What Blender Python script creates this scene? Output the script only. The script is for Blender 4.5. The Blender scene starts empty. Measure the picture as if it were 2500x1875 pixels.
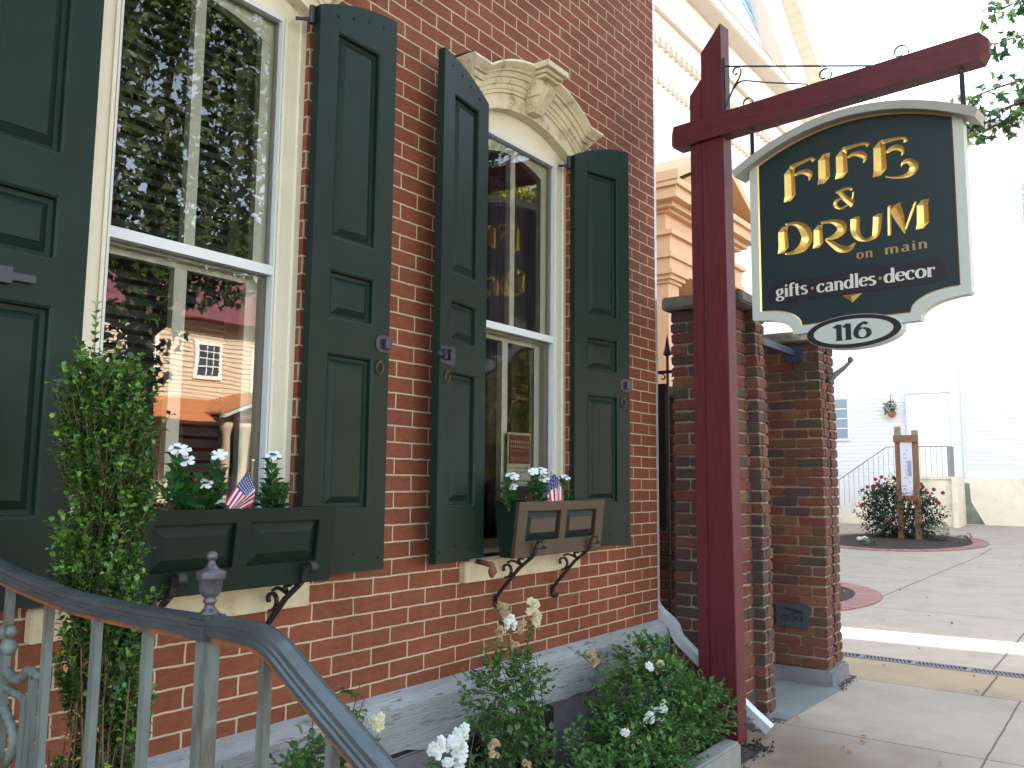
import bpy, bmesh, math, random
from mathutils import Vector, Matrix
random.seed(7)
S = bpy.context.scene
COL = S.collection
R_ = math.radians

# ------------------------------------------------------------ camera
cd = bpy.data.cameras.new('camera')
cam = bpy.data.objects.new('camera', cd)
COL.objects.link(cam)
cd.sensor_width = 36.0
cd.lens = 36.0 * 2094 / 2500
cd.clip_start = 0.05
cd.clip_end = 2000
cr = Vector((0.59306734, -0.80509736, 0.00945339))
cu = Vector((-0.09564925, -0.05879143, 0.99367741))
cf = Vector((0.79945128, 0.59022183, 0.11187424))
m = Matrix((cr, cu, -cf)).transposed().to_4x4()
m.translation = Vector((-2.52348934, -2.55364708, 1.5))
cam.matrix_world = m
S.camera = cam

# ------------------------------------------------------------ sky, sun, exposure
SUNV = Vector((-0.08, 0.80, 0.62)).normalized()      # towards the sun
W = bpy.data.worlds.new('World')
S.world = W
W.use_nodes = True
wn = W.node_tree.nodes; wl = W.node_tree.links
bg = wn['Background']
sky = wn.new('ShaderNodeTexSky')
sky.sky_type = 'NISHITA'
sky.sun_disc = False
sky.sun_elevation = math.asin(SUNV.z)
sky.sun_rotation = math.atan2(SUNV.x, SUNV.y)
sky.air_density = 1.2
sky.dust_density = 2.0
hs_ = wn.new('ShaderNodeHueSaturation'); hs_.inputs['Saturation'].default_value = .62
wl.new(sky.outputs[0], hs_.inputs['Color']); wl.new(hs_.outputs[0], bg.inputs[0])
bg.inputs[1].default_value = 0.13
sd = bpy.data.lights.new('sun', 'SUN')
sd.energy = 4.0
sd.angle = R_(0.53)
sd.color = (1.0, 0.93, 0.82)
so = bpy.data.objects.new('sun', sd)
COL.objects.link(so)
so.rotation_euler = SUNV.to_track_quat('Z', 'Y').to_euler()
so.location = (0, 0, 30)
S.view_settings.view_transform = 'Standard'
S.view_settings.look = 'None'
S.view_settings.gamma = 1
S.view_settings.exposure = 3.08
S.cycles.max_bounces = 8
S.cycles.transparent_max_bounces = 12
S.cycles.caustics_reflective = False
S.cycles.caustics_refractive = False
S.cycles.sample_clamp_indirect = 6

# ------------------------------------------------------------ helpers
WORG = {}
class MB:
    def __init__(s): s.v = []; s.f = []; s.c = []; s.mi = []
    def add(s, vs, fs, col=None, mi=0):
        b = len(s.v); s.v.extend([tuple(p) for p in vs])
        for f in fs:
            s.f.append([b + i for i in f]); s.c.append(col); s.mi.append(mi)
    def box(s, x0, x1, y0, y1, z0, z1, col=None, jit=0.0, mi=0):
        p = [(x, y, z) for z in (z0, z1) for y in (y0, y1) for x in (x0, x1)]
        if jit: p = [(a + random.uniform(-jit, jit), b + random.uniform(-jit, jit), c + random.uniform(-jit, jit)) for a, b, c in p]
        s.add(p, [(0, 2, 3, 1), (4, 5, 7, 6), (0, 1, 5, 4), (2, 6, 7, 3), (0, 4, 6, 2), (1, 3, 7, 5)], col, mi)
    def hull8(s, p, col=None, mi=0):     # p: 4 bottom ring + 4 top ring
        s.add(p, [(3, 2, 1, 0), (4, 5, 6, 7), (0, 1, 5, 4), (1, 2, 6, 5), (2, 3, 7, 6), (3, 0, 4, 7)], col, mi)
    def prism(s, poly, fr, to, col=None, mi=0):   # poly list of 2D; fr,to: functions 2D->3D
        n = len(poly)
        vs = [fr(*p) for p in poly] + [to(*p) for p in poly]
        fs = [list(range(n))[::-1], list(range(n, 2 * n))] + [(i, (i + 1) % n, n + (i + 1) % n, n + i) for i in range(n)]
        s.add(vs, fs, col, mi)
    def tube(s, pts, r, n=8, col=None, caps=True, mi=0):
        pts = [Vector(p) for p in pts]
        rr = r if isinstance(r, (list, tuple)) else [r] * len(pts)
        up = Vector((0, 0, 1)); vs = []; prev = None
        for i, p in enumerate(pts):
            t = (pts[min(i + 1, len(pts) - 1)] - pts[max(i - 1, 0)])
            if t.length < 1e-9: t = Vector((0, 0, 1))
            t.normalize()
            a = (prev - t * prev.dot(t)) if prev is not None else t.cross(up if abs(t.z) < .95 else Vector((1, 0, 0)))
            if a.length < 1e-6: a = t.cross(Vector((1, 0, 0)))
            a.normalize(); b = t.cross(a); prev = a
            for k in range(n):
                an = 2 * math.pi * k / n
                vs.append(p + (a * math.cos(an) + b * math.sin(an)) * rr[i])
        fs = []
        for i in range(len(pts) - 1):
            for k in range(n):
                fs.append((i * n + k, i * n + (k + 1) % n, (i + 1) * n + (k + 1) % n, (i + 1) * n + k))
        if caps:
            fs.append(list(range(n))[::-1]); fs.append([(len(pts) - 1) * n + k for k in range(n)])
        s.add(vs, fs, col, mi)
    def lathe(s, cx, cy, prof, n=20, col=None, mi=0):
        vs = []
        for r, z in prof:
            for k in range(n):
                a = 2 * math.pi * k / n
                vs.append((cx + r * math.cos(a), cy + r * math.sin(a), z))
        fs = [(i * n + k, i * n + (k + 1) % n, (i + 1) * n + (k + 1) % n, (i + 1) * n + k) for i in range(len(prof) - 1) for k in range(n)]
        fs.append(list(range(n))[::-1]); fs.append([(len(prof) - 1) * n + k for k in range(n)])
        s.add(vs, fs, col, mi)
    def build(s, name, mat, parent=None, smooth=False, fix=True, bevel=0.0, origin=None):
        org = Vector(origin) if origin is not None else (WORG[parent.name] if parent is not None else Vector((0, 0, 0)))
        me = bpy.data.meshes.new(name)
        me.from_pydata([tuple(Vector(p) - org) for p in s.v], [], s.f)
        mats = mat if isinstance(mat, (list, tuple)) else [mat]
        for mm in mats: me.materials.append(mm)
        if len(mats) > 1:
            for p, k in zip(me.polygons, s.mi): p.material_index = k
        if any(c is not None for c in s.c):
            at = me.color_attributes.new('col', 'FLOAT_COLOR', 'CORNER')
            buf = []
            for f, c in zip(s.f, s.c):
                c = c if c is not None else (1, 1, 1)
                buf.extend([c[0], c[1], c[2], 1.0] * len(f))
            at.data.foreach_set('color', buf)
        if fix or bevel:
            bm = bmesh.new(); bm.from_mesh(me)
            if fix: bmesh.ops.recalc_face_normals(bm, faces=bm.faces)
            if bevel:
                bmesh.ops.bevel(bm, geom=[e for e in bm.edges if len(e.link_faces) == 2 and e.calc_face_angle(0) > 0.5], offset=bevel, segments=2, affect='EDGES', clamp_overlap=True)
            bm.to_mesh(me); bm.free()
        if smooth: me.polygons.foreach_set('use_smooth', [True] * len(me.polygons))
        o = bpy.data.objects.new(name, me); COL.objects.link(o)
        if parent is not None: o.parent = parent
        else: o.location = org
        WORG[o.name] = org
        return o

def thing(name, label, cat, loc=(0, 0, 0), group=None):
    o = bpy.data.objects.new(name, None); COL.objects.link(o)
    o.empty_display_size = .1
    o.location = loc; WORG[o.name] = Vector(loc)
    o['label'] = label; o['category'] = cat
    if group: o['group'] = group
    return o
def tag(o, label, cat, group=None, kind=None):
    o['label'] = label; o['category'] = cat
    if group: o['group'] = group
    if kind: o['kind'] = kind
    return o
def struct(o, kind='structure'):
    o['kind'] = kind; return o

# ------------------------------------------------------------ materials
def M(name, base, rough=.6, metal=0.0, var=0.0, vscale=8.0, bump=0.0, bscale=60.0, stretch=(1, 1, 1), usecol=False, spec=.5,
      dirt=None, dscale=3.0, damt=.5, trans=0.0, edge=(.45, .6)):
    mt = bpy.data.materials.new(name); mt.use_nodes = True
    nt = mt.node_tree; N = nt.nodes; L = nt.links
    b = N['Principled BSDF']
    b.inputs['Roughness'].default_value = rough
    b.inputs['Metallic'].default_value = metal
    b.inputs['Specular IOR Level'].default_value = spec
    tc = N.new('ShaderNodeTexCoord'); mp = N.new('ShaderNodeMapping')
    mp.inputs['Scale'].default_value = stretch
    L.new(tc.outputs['Object'], mp.inputs[0])
    cur = None
    rgb = N.new('ShaderNodeRGB'); rgb.outputs[0].default_value = (*base, 1); cur = rgb.outputs[0]
    if usecol:
        at = N.new('ShaderNodeAttribute'); at.attribute_name = 'col'
        mx = N.new('ShaderNodeMix'); mx.data_type = 'RGBA'; mx.blend_type = 'MULTIPLY'; mx.inputs[0].default_value = 1
        L.new(cur, mx.inputs[6]); L.new(at.outputs[0], mx.inputs[7]); cur = mx.outputs[2]
    if var:
        nz = N.new('ShaderNodeTexNoise'); nz.inputs['Scale'].default_value = vscale; nz.inputs['Detail'].default_value = 6
        nz.inputs['Roughness'].default_value = .65
        L.new(mp.outputs[0], nz.inputs[0])
        mr = N.new('ShaderNodeMapRange'); mr.inputs[1].default_value = .25; mr.inputs[2].default_value = .75
        mr.inputs[3].default_value = 1 - var; mr.inputs[4].default_value = 1 + var
        L.new(nz.outputs[0], mr.inputs[0])
        mx = N.new('ShaderNodeMix'); mx.data_type = 'RGBA'; mx.blend_type = 'MULTIPLY'; mx.inputs[0].default_value = 1
        L.new(cur, mx.inputs[6]); L.new(mr.outputs[0], mx.inputs[7]); cur = mx.outputs[2]
    if dirt:
        nz = N.new('ShaderNodeTexNoise'); nz.inputs['Scale'].default_value = dscale; nz.inputs['Detail'].default_value = 9
        nz.inputs['Roughness'].default_value = .7
        L.new(mp.outputs[0], nz.inputs[0])
        mr = N.new('ShaderNodeMapRange'); mr.inputs[1].default_value = edge[0]; mr.inputs[2].default_value = edge[1]
        mr.inputs[3].default_value = 0; mr.inputs[4].default_value = damt
        L.new(nz.outputs[0], mr.inputs[0])
        mx = N.new('ShaderNodeMix'); mx.data_type = 'RGBA'
        mx.inputs[7].default_value = (*dirt, 1)
        L.new(mr.outputs[0], mx.inputs[0]); L.new(cur, mx.inputs[6]); cur = mx.outputs[2]
    L.new(cur, b.inputs['Base Color'])
    if bump:
        nz = N.new('ShaderNodeTexNoise'); nz.inputs['Scale'].default_value = bscale; nz.inputs['Detail'].default_value = 5
        L.new(mp.outputs[0], nz.inputs[0])
        bp = N.new('ShaderNodeBump'); bp.inputs['Strength'].default_value = 1; bp.inputs['Distance'].default_value = bump
        L.new(nz.outputs[0], bp.inputs['Height']); L.new(bp.outputs[0], b.inputs['Normal'])
    if trans:
        tr = N.new('ShaderNodeBsdfTranslucent'); L.new(cur, tr.inputs[0])
        ms = N.new('ShaderNodeMixShader'); ms.inputs[0].default_value = trans
        L.new(b.outputs[0], ms.inputs[1]); L.new(tr.outputs[0], ms.inputs[2])
        L.new(ms.outputs[0], N['Material Output'].inputs[0])
    return mt

def brick_mat(name, c1, c2, mortar, bw, bh, ms, xoff=0.0, zoff=0.0, wob=.005, flip=True, dark=None):
    mt = bpy.data.materials.new(name); mt.use_nodes = True
    nt = mt.node_tree; N = nt.nodes; L = nt.links
    b = N['Principled BSDF']; b.inputs['Roughness'].default_value = .82
    b.inputs['Specular IOR Level'].default_value = .3
    tc = N.new('ShaderNodeTexCoord'); sp = N.new('ShaderNodeSeparateXYZ'); L.new(tc.outputs['Object'], sp.inputs[0])
    ge = N.new('ShaderNodeNewGeometry'); sn = N.new('ShaderNodeSeparateXYZ'); L.new(ge.outputs['True Normal'], sn.inputs[0])
    ab = N.new('ShaderNodeMath'); ab.operation = 'ABSOLUTE'; L.new(sn.outputs[0], ab.inputs[0])
    gt = N.new('ShaderNodeMath'); gt.operation = 'GREATER_THAN'; gt.inputs[1].default_value = .6; L.new(ab.outputs[0], gt.inputs[0])
    mx = N.new('ShaderNodeMix'); L.new(gt.outputs[0], mx.inputs[0]); L.new(sp.outputs[0], mx.inputs[2]); L.new(sp.outputs[1], mx.inputs[3])
    au = N.new('ShaderNodeMath'); au.inputs[1].default_value = 100 * bw - xoff; L.new(mx.outputs[0], au.inputs[0])
    av = N.new('ShaderNodeMath'); av.inputs[1].default_value = 100 * bh - zoff; L.new(sp.outputs[2], av.inputs[0])
    def wobble(scale, amt, src, idx):
        nz = N.new('ShaderNodeTexNoise'); nz.inputs['Scale'].default_value = scale; nz.inputs['Detail'].default_value = 3
        L.new(tc.outputs['Object'], nz.inputs[0])
        s2 = N.new('ShaderNodeSeparateColor'); L.new(nz.outputs['Color'], s2.inputs[0])
        ma = N.new('ShaderNodeMath'); ma.operation = 'MULTIPLY_ADD'; ma.inputs[1].default_value = amt
        L.new(s2.outputs[idx], ma.inputs[0]); L.new(src, ma.inputs[2])
        mb = N.new('ShaderNodeMath'); mb.operation = 'SUBTRACT'; mb.inputs[1].default_value = amt * .5; L.new(ma.outputs[0], mb.inputs[0])
        return mb.outputs[0]
    u = wobble(28, wob * 1.6, au.outputs[0], 0); v = wobble(26, wob * 1.3, av.outputs[0], 1)
    v = wobble(2.2, wob * 1.6, v, 2)
    v = wobble(110, wob * .5, v, 0)
    cb = N.new('ShaderNodeCombineXYZ'); L.new(u, cb.inputs[0]); L.new(v, cb.inputs[1])
    bt = N.new('ShaderNodeTexBrick'); L.new(cb.outputs[0], bt.inputs[0])
    bt.offset = .5; bt.inputs['Scale'].default_value = 1
    bt.inputs['Color1'].default_value = (*c1, 1); bt.inputs['Color2'].default_value = (*c2, 1); bt.inputs['Mortar'].default_value = (*mortar, 1)
    bt.inputs['Mortar Size'].default_value = ms; bt.inputs['Mortar Smooth'].default_value = .25
    bt.inputs['Brick Width'].default_value = bw; bt.inputs['Row Height'].default_value = bh
    # blotches on brick faces and grime
    nz = N.new('ShaderNodeTexNoise'); nz.inputs['Scale'].default_value = 34; nz.inputs['Detail'].default_value = 8; nz.inputs['Roughness'].default_value = .7
    mp = N.new('ShaderNodeMapping'); mp.inputs['Scale'].default_value = (.6, .6, 1.5); L.new(tc.outputs['Object'], mp.inputs[0]); L.new(mp.outputs[0], nz.inputs[0])
    mr = N.new('ShaderNodeMapRange'); mr.inputs[1].default_value = .3; mr.inputs[2].default_value = .7; mr.inputs[3].default_value = .72; mr.inputs[4].default_value = 1.18
    L.new(nz.outputs[0], mr.inputs[0])
    mu = N.new('ShaderNodeMix'); mu.data_type = 'RGBA'; mu.blend_type = 'MULTIPLY'; mu.inputs[0].default_value = 1
    L.new(bt.outputs[0], mu.inputs[6]); L.new(mr.outputs[0], mu.inputs[7])
    # mortar is not blotched as much
    mm = N.new('ShaderNodeMix'); mm.data_type = 'RGBA'; L.new(bt.outputs[1], mm.inputs[0]); L.new(mu.outputs[2], mm.inputs[6]); mm.inputs[7].default_value = (*mortar, 1)
    n2 = N.new('ShaderNodeTexNoise'); n2.inputs['Scale'].default_value = 1.7; n2.inputs['Detail'].default_value = 5; L.new(tc.outputs['Object'], n2.inputs[0])
    m2 = N.new('ShaderNodeMapRange'); m2.inputs[1].default_value = .3; m2.inputs[2].default_value = .7; m2.inputs[3].default_value = .74; m2.inputs[4].default_value = 1.14
    L.new(n2.outputs[0], m2.inputs[0])
    fin = N.new('ShaderNodeMix'); fin.data_type = 'RGBA'; fin.blend_type = 'MULTIPLY'; fin.inputs[0].default_value = 1
    L.new(mm.outputs[2], fin.inputs[6]); L.new(m2.outputs[0], fin.inputs[7])
    # small mortar smears
    n3 = N.new('ShaderNodeTexNoise'); n3.inputs['Scale'].default_value = 55; n3.inputs['Detail'].default_value = 2; L.new(tc.outputs['Object'], n3.inputs[0])
    m3 = N.new('ShaderNodeMapRange'); m3.inputs[1].default_value = .765; m3.inputs[2].default_value = .80; L.new(n3.outputs[0], m3.inputs[0])
    f3 = N.new('ShaderNodeMix'); f3.data_type = 'RGBA'; L.new(m3.outputs[0], f3.inputs[0]); L.new(fin.outputs[2], f3.inputs[6]); f3.inputs[7].default_value = (*mortar, 1)
    L.new(f3.outputs[2], b.inputs['Base Color'])
    hh = N.new('ShaderNodeMath'); hh.operation = 'MULTIPLY_ADD'; hh.inputs[1].default_value = -.55
    L.new(bt.outputs[1], hh.inputs[0])
    h2 = N.new('ShaderNodeMath'); h2.operation = 'MULTIPLY'; h2.inputs[1].default_value = .35; L.new(nz.outputs[0], h2.inputs[0]); L.new(h2.outputs[0], hh.inputs[2])
    bp = N.new('ShaderNodeBump'); bp.inputs['Distance'].default_value = .006; bp.inputs['Strength'].default_value = .8
    L.new(hh.outputs[0], bp.inputs['Height']); L.new(bp.outputs[0], b.inputs['Normal'])
    return mt

A_ = 0.105; H_ = 0.06925260650627352; ZL = 0.9646782512618126
BRICK = brick_mat('red_brick_wall', (.225, .070, .033), (.185, .056, .027), (.50, .40, .285), 2 * A_, H_, .0039, 0, ZL)
CREAM = M('cream_paint', (.70, .65, .50), .5, var=.06, vscale=5, dirt=(.30, .23, .13), dscale=9, damt=.35, edge=(.62, .75), bump=.0006, bscale=90)
CREAMD = M('weathered_cream_paint', (.60, .53, .37), .65, var=.12, vscale=7, dirt=(.16, .12, .07), dscale=12, damt=.75, edge=(.52, .68), bump=.002, bscale=60)
SILLM = M('worn_cream_sill', (.54, .46, .30), .7, var=.14, vscale=6, dirt=(.28, .17, .08), dscale=7, damt=.55, edge=(.5, .72), bump=.001)
GREEN = M('dark_green_paint', (.0045, .0160, .0102), .5, var=.3, vscale=4, dirt=(.38, .40, .36), dscale=48, damt=.85, edge=(.755, .785), bump=.0007, bscale=120, spec=.22)
IRONB = M('blue_black_iron', (.015, .015, .027), .38, var=.15)
BLACKI = M('black_wrought_iron', (.012, .010, .010), .5, bump=.0006)
RINGM = M('old_brass_ring', (.10, .075, .04), .45, metal=.7)
ALU = M('grey_aluminium', (.58, .60, .60), .4, metal=.0)
WHITEP = M('off_white_paint', (.62, .63, .60), .4, var=.05)
WTAB = M('painted_stone', (.275, .285, .29), .8, var=.22, vscale=9, stretch=(.55, 1, 4.5), dirt=(.085, .08, .08), dscale=15, damt=.85, edge=(.56, .64), bump=.004, bscale=26)
FOUND = M('grey_rubble_stone', (.17, .165, .17), .9, var=.35, vscale=7, bump=.012, bscale=9)
STONE = M('cut_grey_stone', (.22, .22, .20), .85, var=.2, vscale=14, bump=.002, bscale=80)
BLUES = M('bluestone', (.15, .18, .17), .7, var=.15, vscale=6, bump=.001)
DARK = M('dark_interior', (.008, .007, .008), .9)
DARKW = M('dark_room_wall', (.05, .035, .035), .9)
MARO = M('maroon_stained_wood', (.092, .0100, .0142), .55, var=.42, vscale=14, stretch=(4, 4, .35), bump=.0015, bscale=60)
MAROB = M('maroon_beam_wood', (.088, .0100, .0142), .55, var=.4, vscale=14, stretch=(4, .35, 4), bump=.0012, bscale=60)

def glass_mat(name, ior=2.0):
    mt = bpy.data.materials.new(name); mt.use_nodes = True
    N = mt.node_tree.nodes; L = mt.node_tree.links; N.clear()
    o = N.new('ShaderNodeOutputMaterial'); g = N.new('ShaderNodeBsdfGlossy'); g.inputs['Roughness'].default_value = 0.0
    t = N.new('ShaderNodeBsdfTransparent'); t.inputs[0].default_value = (.93, .95, .94, 1)
    f = N.new('ShaderNodeFresnel'); f.inputs[0].default_value = ior
    ms = N.new('ShaderNodeMixShader'); L.new(f.outputs[0], ms.inputs[0]); L.new(t.outputs[0], ms.inputs[1]); L.new(g.outputs[0], ms.inputs[2])
    nz = N.new('ShaderNodeTexNoise'); nz.inputs['Scale'].default_value = 2.6; tc = N.new('ShaderNodeTexCoord'); L.new(tc.outputs['Object'], nz.inputs[0])
    bp = N.new('ShaderNodeBump'); bp.inputs['Distance'].default_value = .0010; L.new(nz.outputs[0], bp.inputs['Height'])
    L.new(bp.outputs[0], g.inputs['Normal']); L.new(ms.outputs[0], o.inputs[0])
    return mt
GLASS = glass_mat('window_glass')

# ============================================================ MAIN BUILDING
C1, C2 = -0.848, 1.044           # window axes on the facade
HW = 0.425                       # half width of the masonry opening
bld = thing('brick_building', 'red brick shop building with dark green shutters and two tall cream framed windows', 'building', (0, 0, 0))
wb = MB()
BX0, BX1, BT, BD = -9.0, 2.52, 8.2, 9.0
ZO0, ZO1 = 1.10, 3.47
xs = [BX0, C1 - HW, C1 + HW, C2 - HW, C2 + HW, BX1]
for i in range(0, 5, 2): wb.box(xs[i], xs[i + 1], 0, .32, ZO0, ZO1)
wb.box(BX0, BX1, 0, .32, .62, ZO0); wb.box(BX0, BX1, 0, .32, ZO1, BT)
wb.box(BX1 - .32, BX1, .32, BD, .62, BT); wb.box(BX0, BX0 + .32, .32, BD, .62, BT); wb.box(BX0 + .32, BX1 - .32, BD - .32, BD, .62, BT)
wb.build('brick_wall', BRICK, bld)
t = MB(); t.box(BX0 - .3, BX1 + .25, -.25, BD + .3, BT + .004, BT + .3); t.build('roof', M('roof_edge', (.05, .05, .05)), bld)
# projecting painted stone course with an uneven lower edge
t = MB()
n = 60; X0w, X1w = -4.0, BX1 + .06
pt = []
for i in range(n + 1):
    x = X0w + (X1w - X0w) * i / n
    pt.append((x, .375 + random.uniform(-.008, .010) + (.03 if x < .2 else 0)))
vs = []
for x, z in pt:
    vs += [(x, -.05, z), (x, -.058, .58), (x, -.035, .612), (x, .001, .634), (x, .30, .618), (x, .30, z)]
fs = []
for i in range(n):
    for k in range(6):
        fs.append((i * 6 + k, i * 6 + (k + 1) % 6, (i + 1) * 6 + (k + 1) % 6, (i + 1) * 6 + k))
fs.append(list(range(6))); fs.append([n * 6 + k for k in range(6)])
t.add(vs, fs); t.build('stone_ledge', WTAB, bld)
for half in (0, 1):
  t = MB()
  for r in range(2):                    # rubble below, leaving a cellar opening
      x = (-4.0, 1.075)[half]
      while x < (.5, 2.5)[half]:
          w_ = random.uniform(.28, .6)
          if x + w_ > .52 and x < 1.07: x = 1.075 if x > .4 else x
          if x < .55 and x + w_ > .5: w_ = .55 - x
          if w_ > .03 and not (.5 < x < 1.07):
              t.box(x, min(x + w_ - .015, 2.5), -.02 + random.uniform(-.015, .012), .28, -.1 + r * .23 + .008, -.1 + (r + 1) * .235, jit=.008)
          x += max(w_, .06)
  t.build('rubble_foundation', FOUND, bld, bevel=.008)
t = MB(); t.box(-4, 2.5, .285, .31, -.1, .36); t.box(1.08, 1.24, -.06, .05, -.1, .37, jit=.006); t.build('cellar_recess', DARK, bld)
# dark room behind the glass
for cx in (C1, C2):
    pass
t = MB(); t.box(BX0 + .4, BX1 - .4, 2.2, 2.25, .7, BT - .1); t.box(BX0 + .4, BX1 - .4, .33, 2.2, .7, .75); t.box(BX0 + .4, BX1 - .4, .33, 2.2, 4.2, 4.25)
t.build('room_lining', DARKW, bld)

def zarch(x, cx, base, rise, half):
    u = max(-1, min(1, (x - cx) / half)); R = (half * half + rise * rise) / (2 * rise)
    return base + math.sqrt(R * R - (u * half) ** 2) - (R - rise)

SASHM = M('sash_paint', (.84, .81, .68), .5, var=.06, vscale=12)
def window(cx, which):
    win = MB()
    # casing (flat boards just behind the brick face)
    yf = .036
    z0, z1 = 1.12, 3.272
    gl, gr = cx - .32, cx + .32
    win.box(cx - HW - .01, gl, yf, .16, z0, z1); win.box(gr, cx + HW + .01, yf, .16, z0, z1)
    # arched head board
    pts = [(cx - HW - .01, z1), (cx + HW + .01, z1)]
    N_ = 18
    top = [(cx + HW + .01 - (2 * HW + .02) * i / N_) for i in range(N_ + 1)]
    poly = [(cx - HW - .01, z1 + .001), (cx + HW + .01, z1 + .001)] + [(x, zarch(x, cx, 3.34, .12, HW + .02)) for x in top]
    win.prism(poly, lambda x, z: (x, yf, z), lambda x, z: (x, .16, z))
    # thin bead on the casing
    for s in (-1, 1):
        win.box(cx + s * .332 - .006, cx + s * .332 + .006, yf - .008, yf, z0, z1)
        win.box(cx + s * (HW - .012) - .012, cx + s * (HW - .012) + .012, yf - .012, yf, z0, z1 + .07)
    w = win.build('window', CREAM, bld)
    s_ = MB(); s_.box(cx - .02 - HW - .055, cx + HW + .065, -.036, .25, 1.035, 1.128)
    s_.build('window_sill', SILLM, w, bevel=.004)
    # storm window of grey metal
    st = MB()
    for a, b in ((gl - .001, gl + .007), (gr - .007, gr + .001)): st.box(a, b, yf - .006, yf + .03, 1.14, z1 - .002)
    st.box(gl + .007, gr - .007, yf - .005, yf + .03, z1 - .018, z1 - .001)
    st.box(gl + .007, gr - .007, yf - .006, yf + .034, 2.252, 2.288)
    st.build('storm_frame', ALU, w)
    g = MB(); g.add([(gl + .006, .052, 2.27), (gr - .006, .052, 2.27), (gr - .006, .052, z1 - .01), (gl + .006, .052, z1 - .01)], [(0, 1, 2, 3)])
    g.add([(gl + .006, .062, 1.14), (gr - .006, .062, 1.14), (gr - .006, .062, 2.27), (gl + .006, .062, 2.27)], [(0, 1, 2, 3)])
    g.build('glass_pane', GLASS, w, fix=False)
    # inner sashes
    sa = MB()
    for a, b, c in ((gl, gl + .028, 0), (gr - .055, gr, 0), (cx - .021, cx + .021, 1)):
        sa.box(a, b, .088, .12, 2.25, 3.27 if c else 3.262)
    sa.box(gl, gr, .0885, .1195, 2.245, 2.285)
    hd = [(gl, 3.265), (gl, 3.155)] + [(gl + .64 * i / 12, zarch(gl + .64 * i / 12, cx, 3.145, .085, .33)) for i in range(1, 12)] + [(gr, 3.155), (gr, 3.265)]
    sa.prism(hd, lambda x, z: (x, .086, z), lambda x, z: (x, .121, z))
    for a, b in ((gl, gl + .034), (gr - .05, gr), (cx - .024, cx + .024)): sa.box(a, b, .128, .16, 1.14, 2.262)
    sa.box(gl + .05, gr - .05, .127, .161, 2.225, 2.262); sa.box(gl + .05, gr - .05, .127, .161, 1.14, 1.21)
    sa.build('sash', SASHM, w)
    ic = MB()
    for s in (-1, 1):
        a = cx + s * .33
        ic.box(min(a, a + s * .03), max(a, a + s * .03), .161, .34, 1.12, 3.3)
    ic.build('inner_lining', SASHM, w)
    if which == 1:
        b = MB(); z = 1.30
        while z < 3.2:
            b.hull8([(gl + .06, .235, z), (gr - .05, .235, z), (gr - .05, .262, z + .030), (gl + .06, .262, z + .030), (gl + .06, .235, z + .0025), (gr - .05, .235, z + .0025), (gr - .05, .262, z + .0325), (gl + .06, .262, z + .0325)])
            z += .044
        b.build('venetian_blind', M('blind_slats', (.052, .052, .050), .7), w)
    else:
        b = MB()
        for k in range(7):
            xx = cx + .12 + k * .03; b.tube([(xx, .33 + .012 * (k % 2), 1.2), (xx + .004, .33, 2.2), (xx, .33, 3.2)], .019, 8)
        b.build('curtain', M('plum_curtain', (.055, .028, .038), .8, var=.3), w, smooth=True)
    return w

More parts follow.
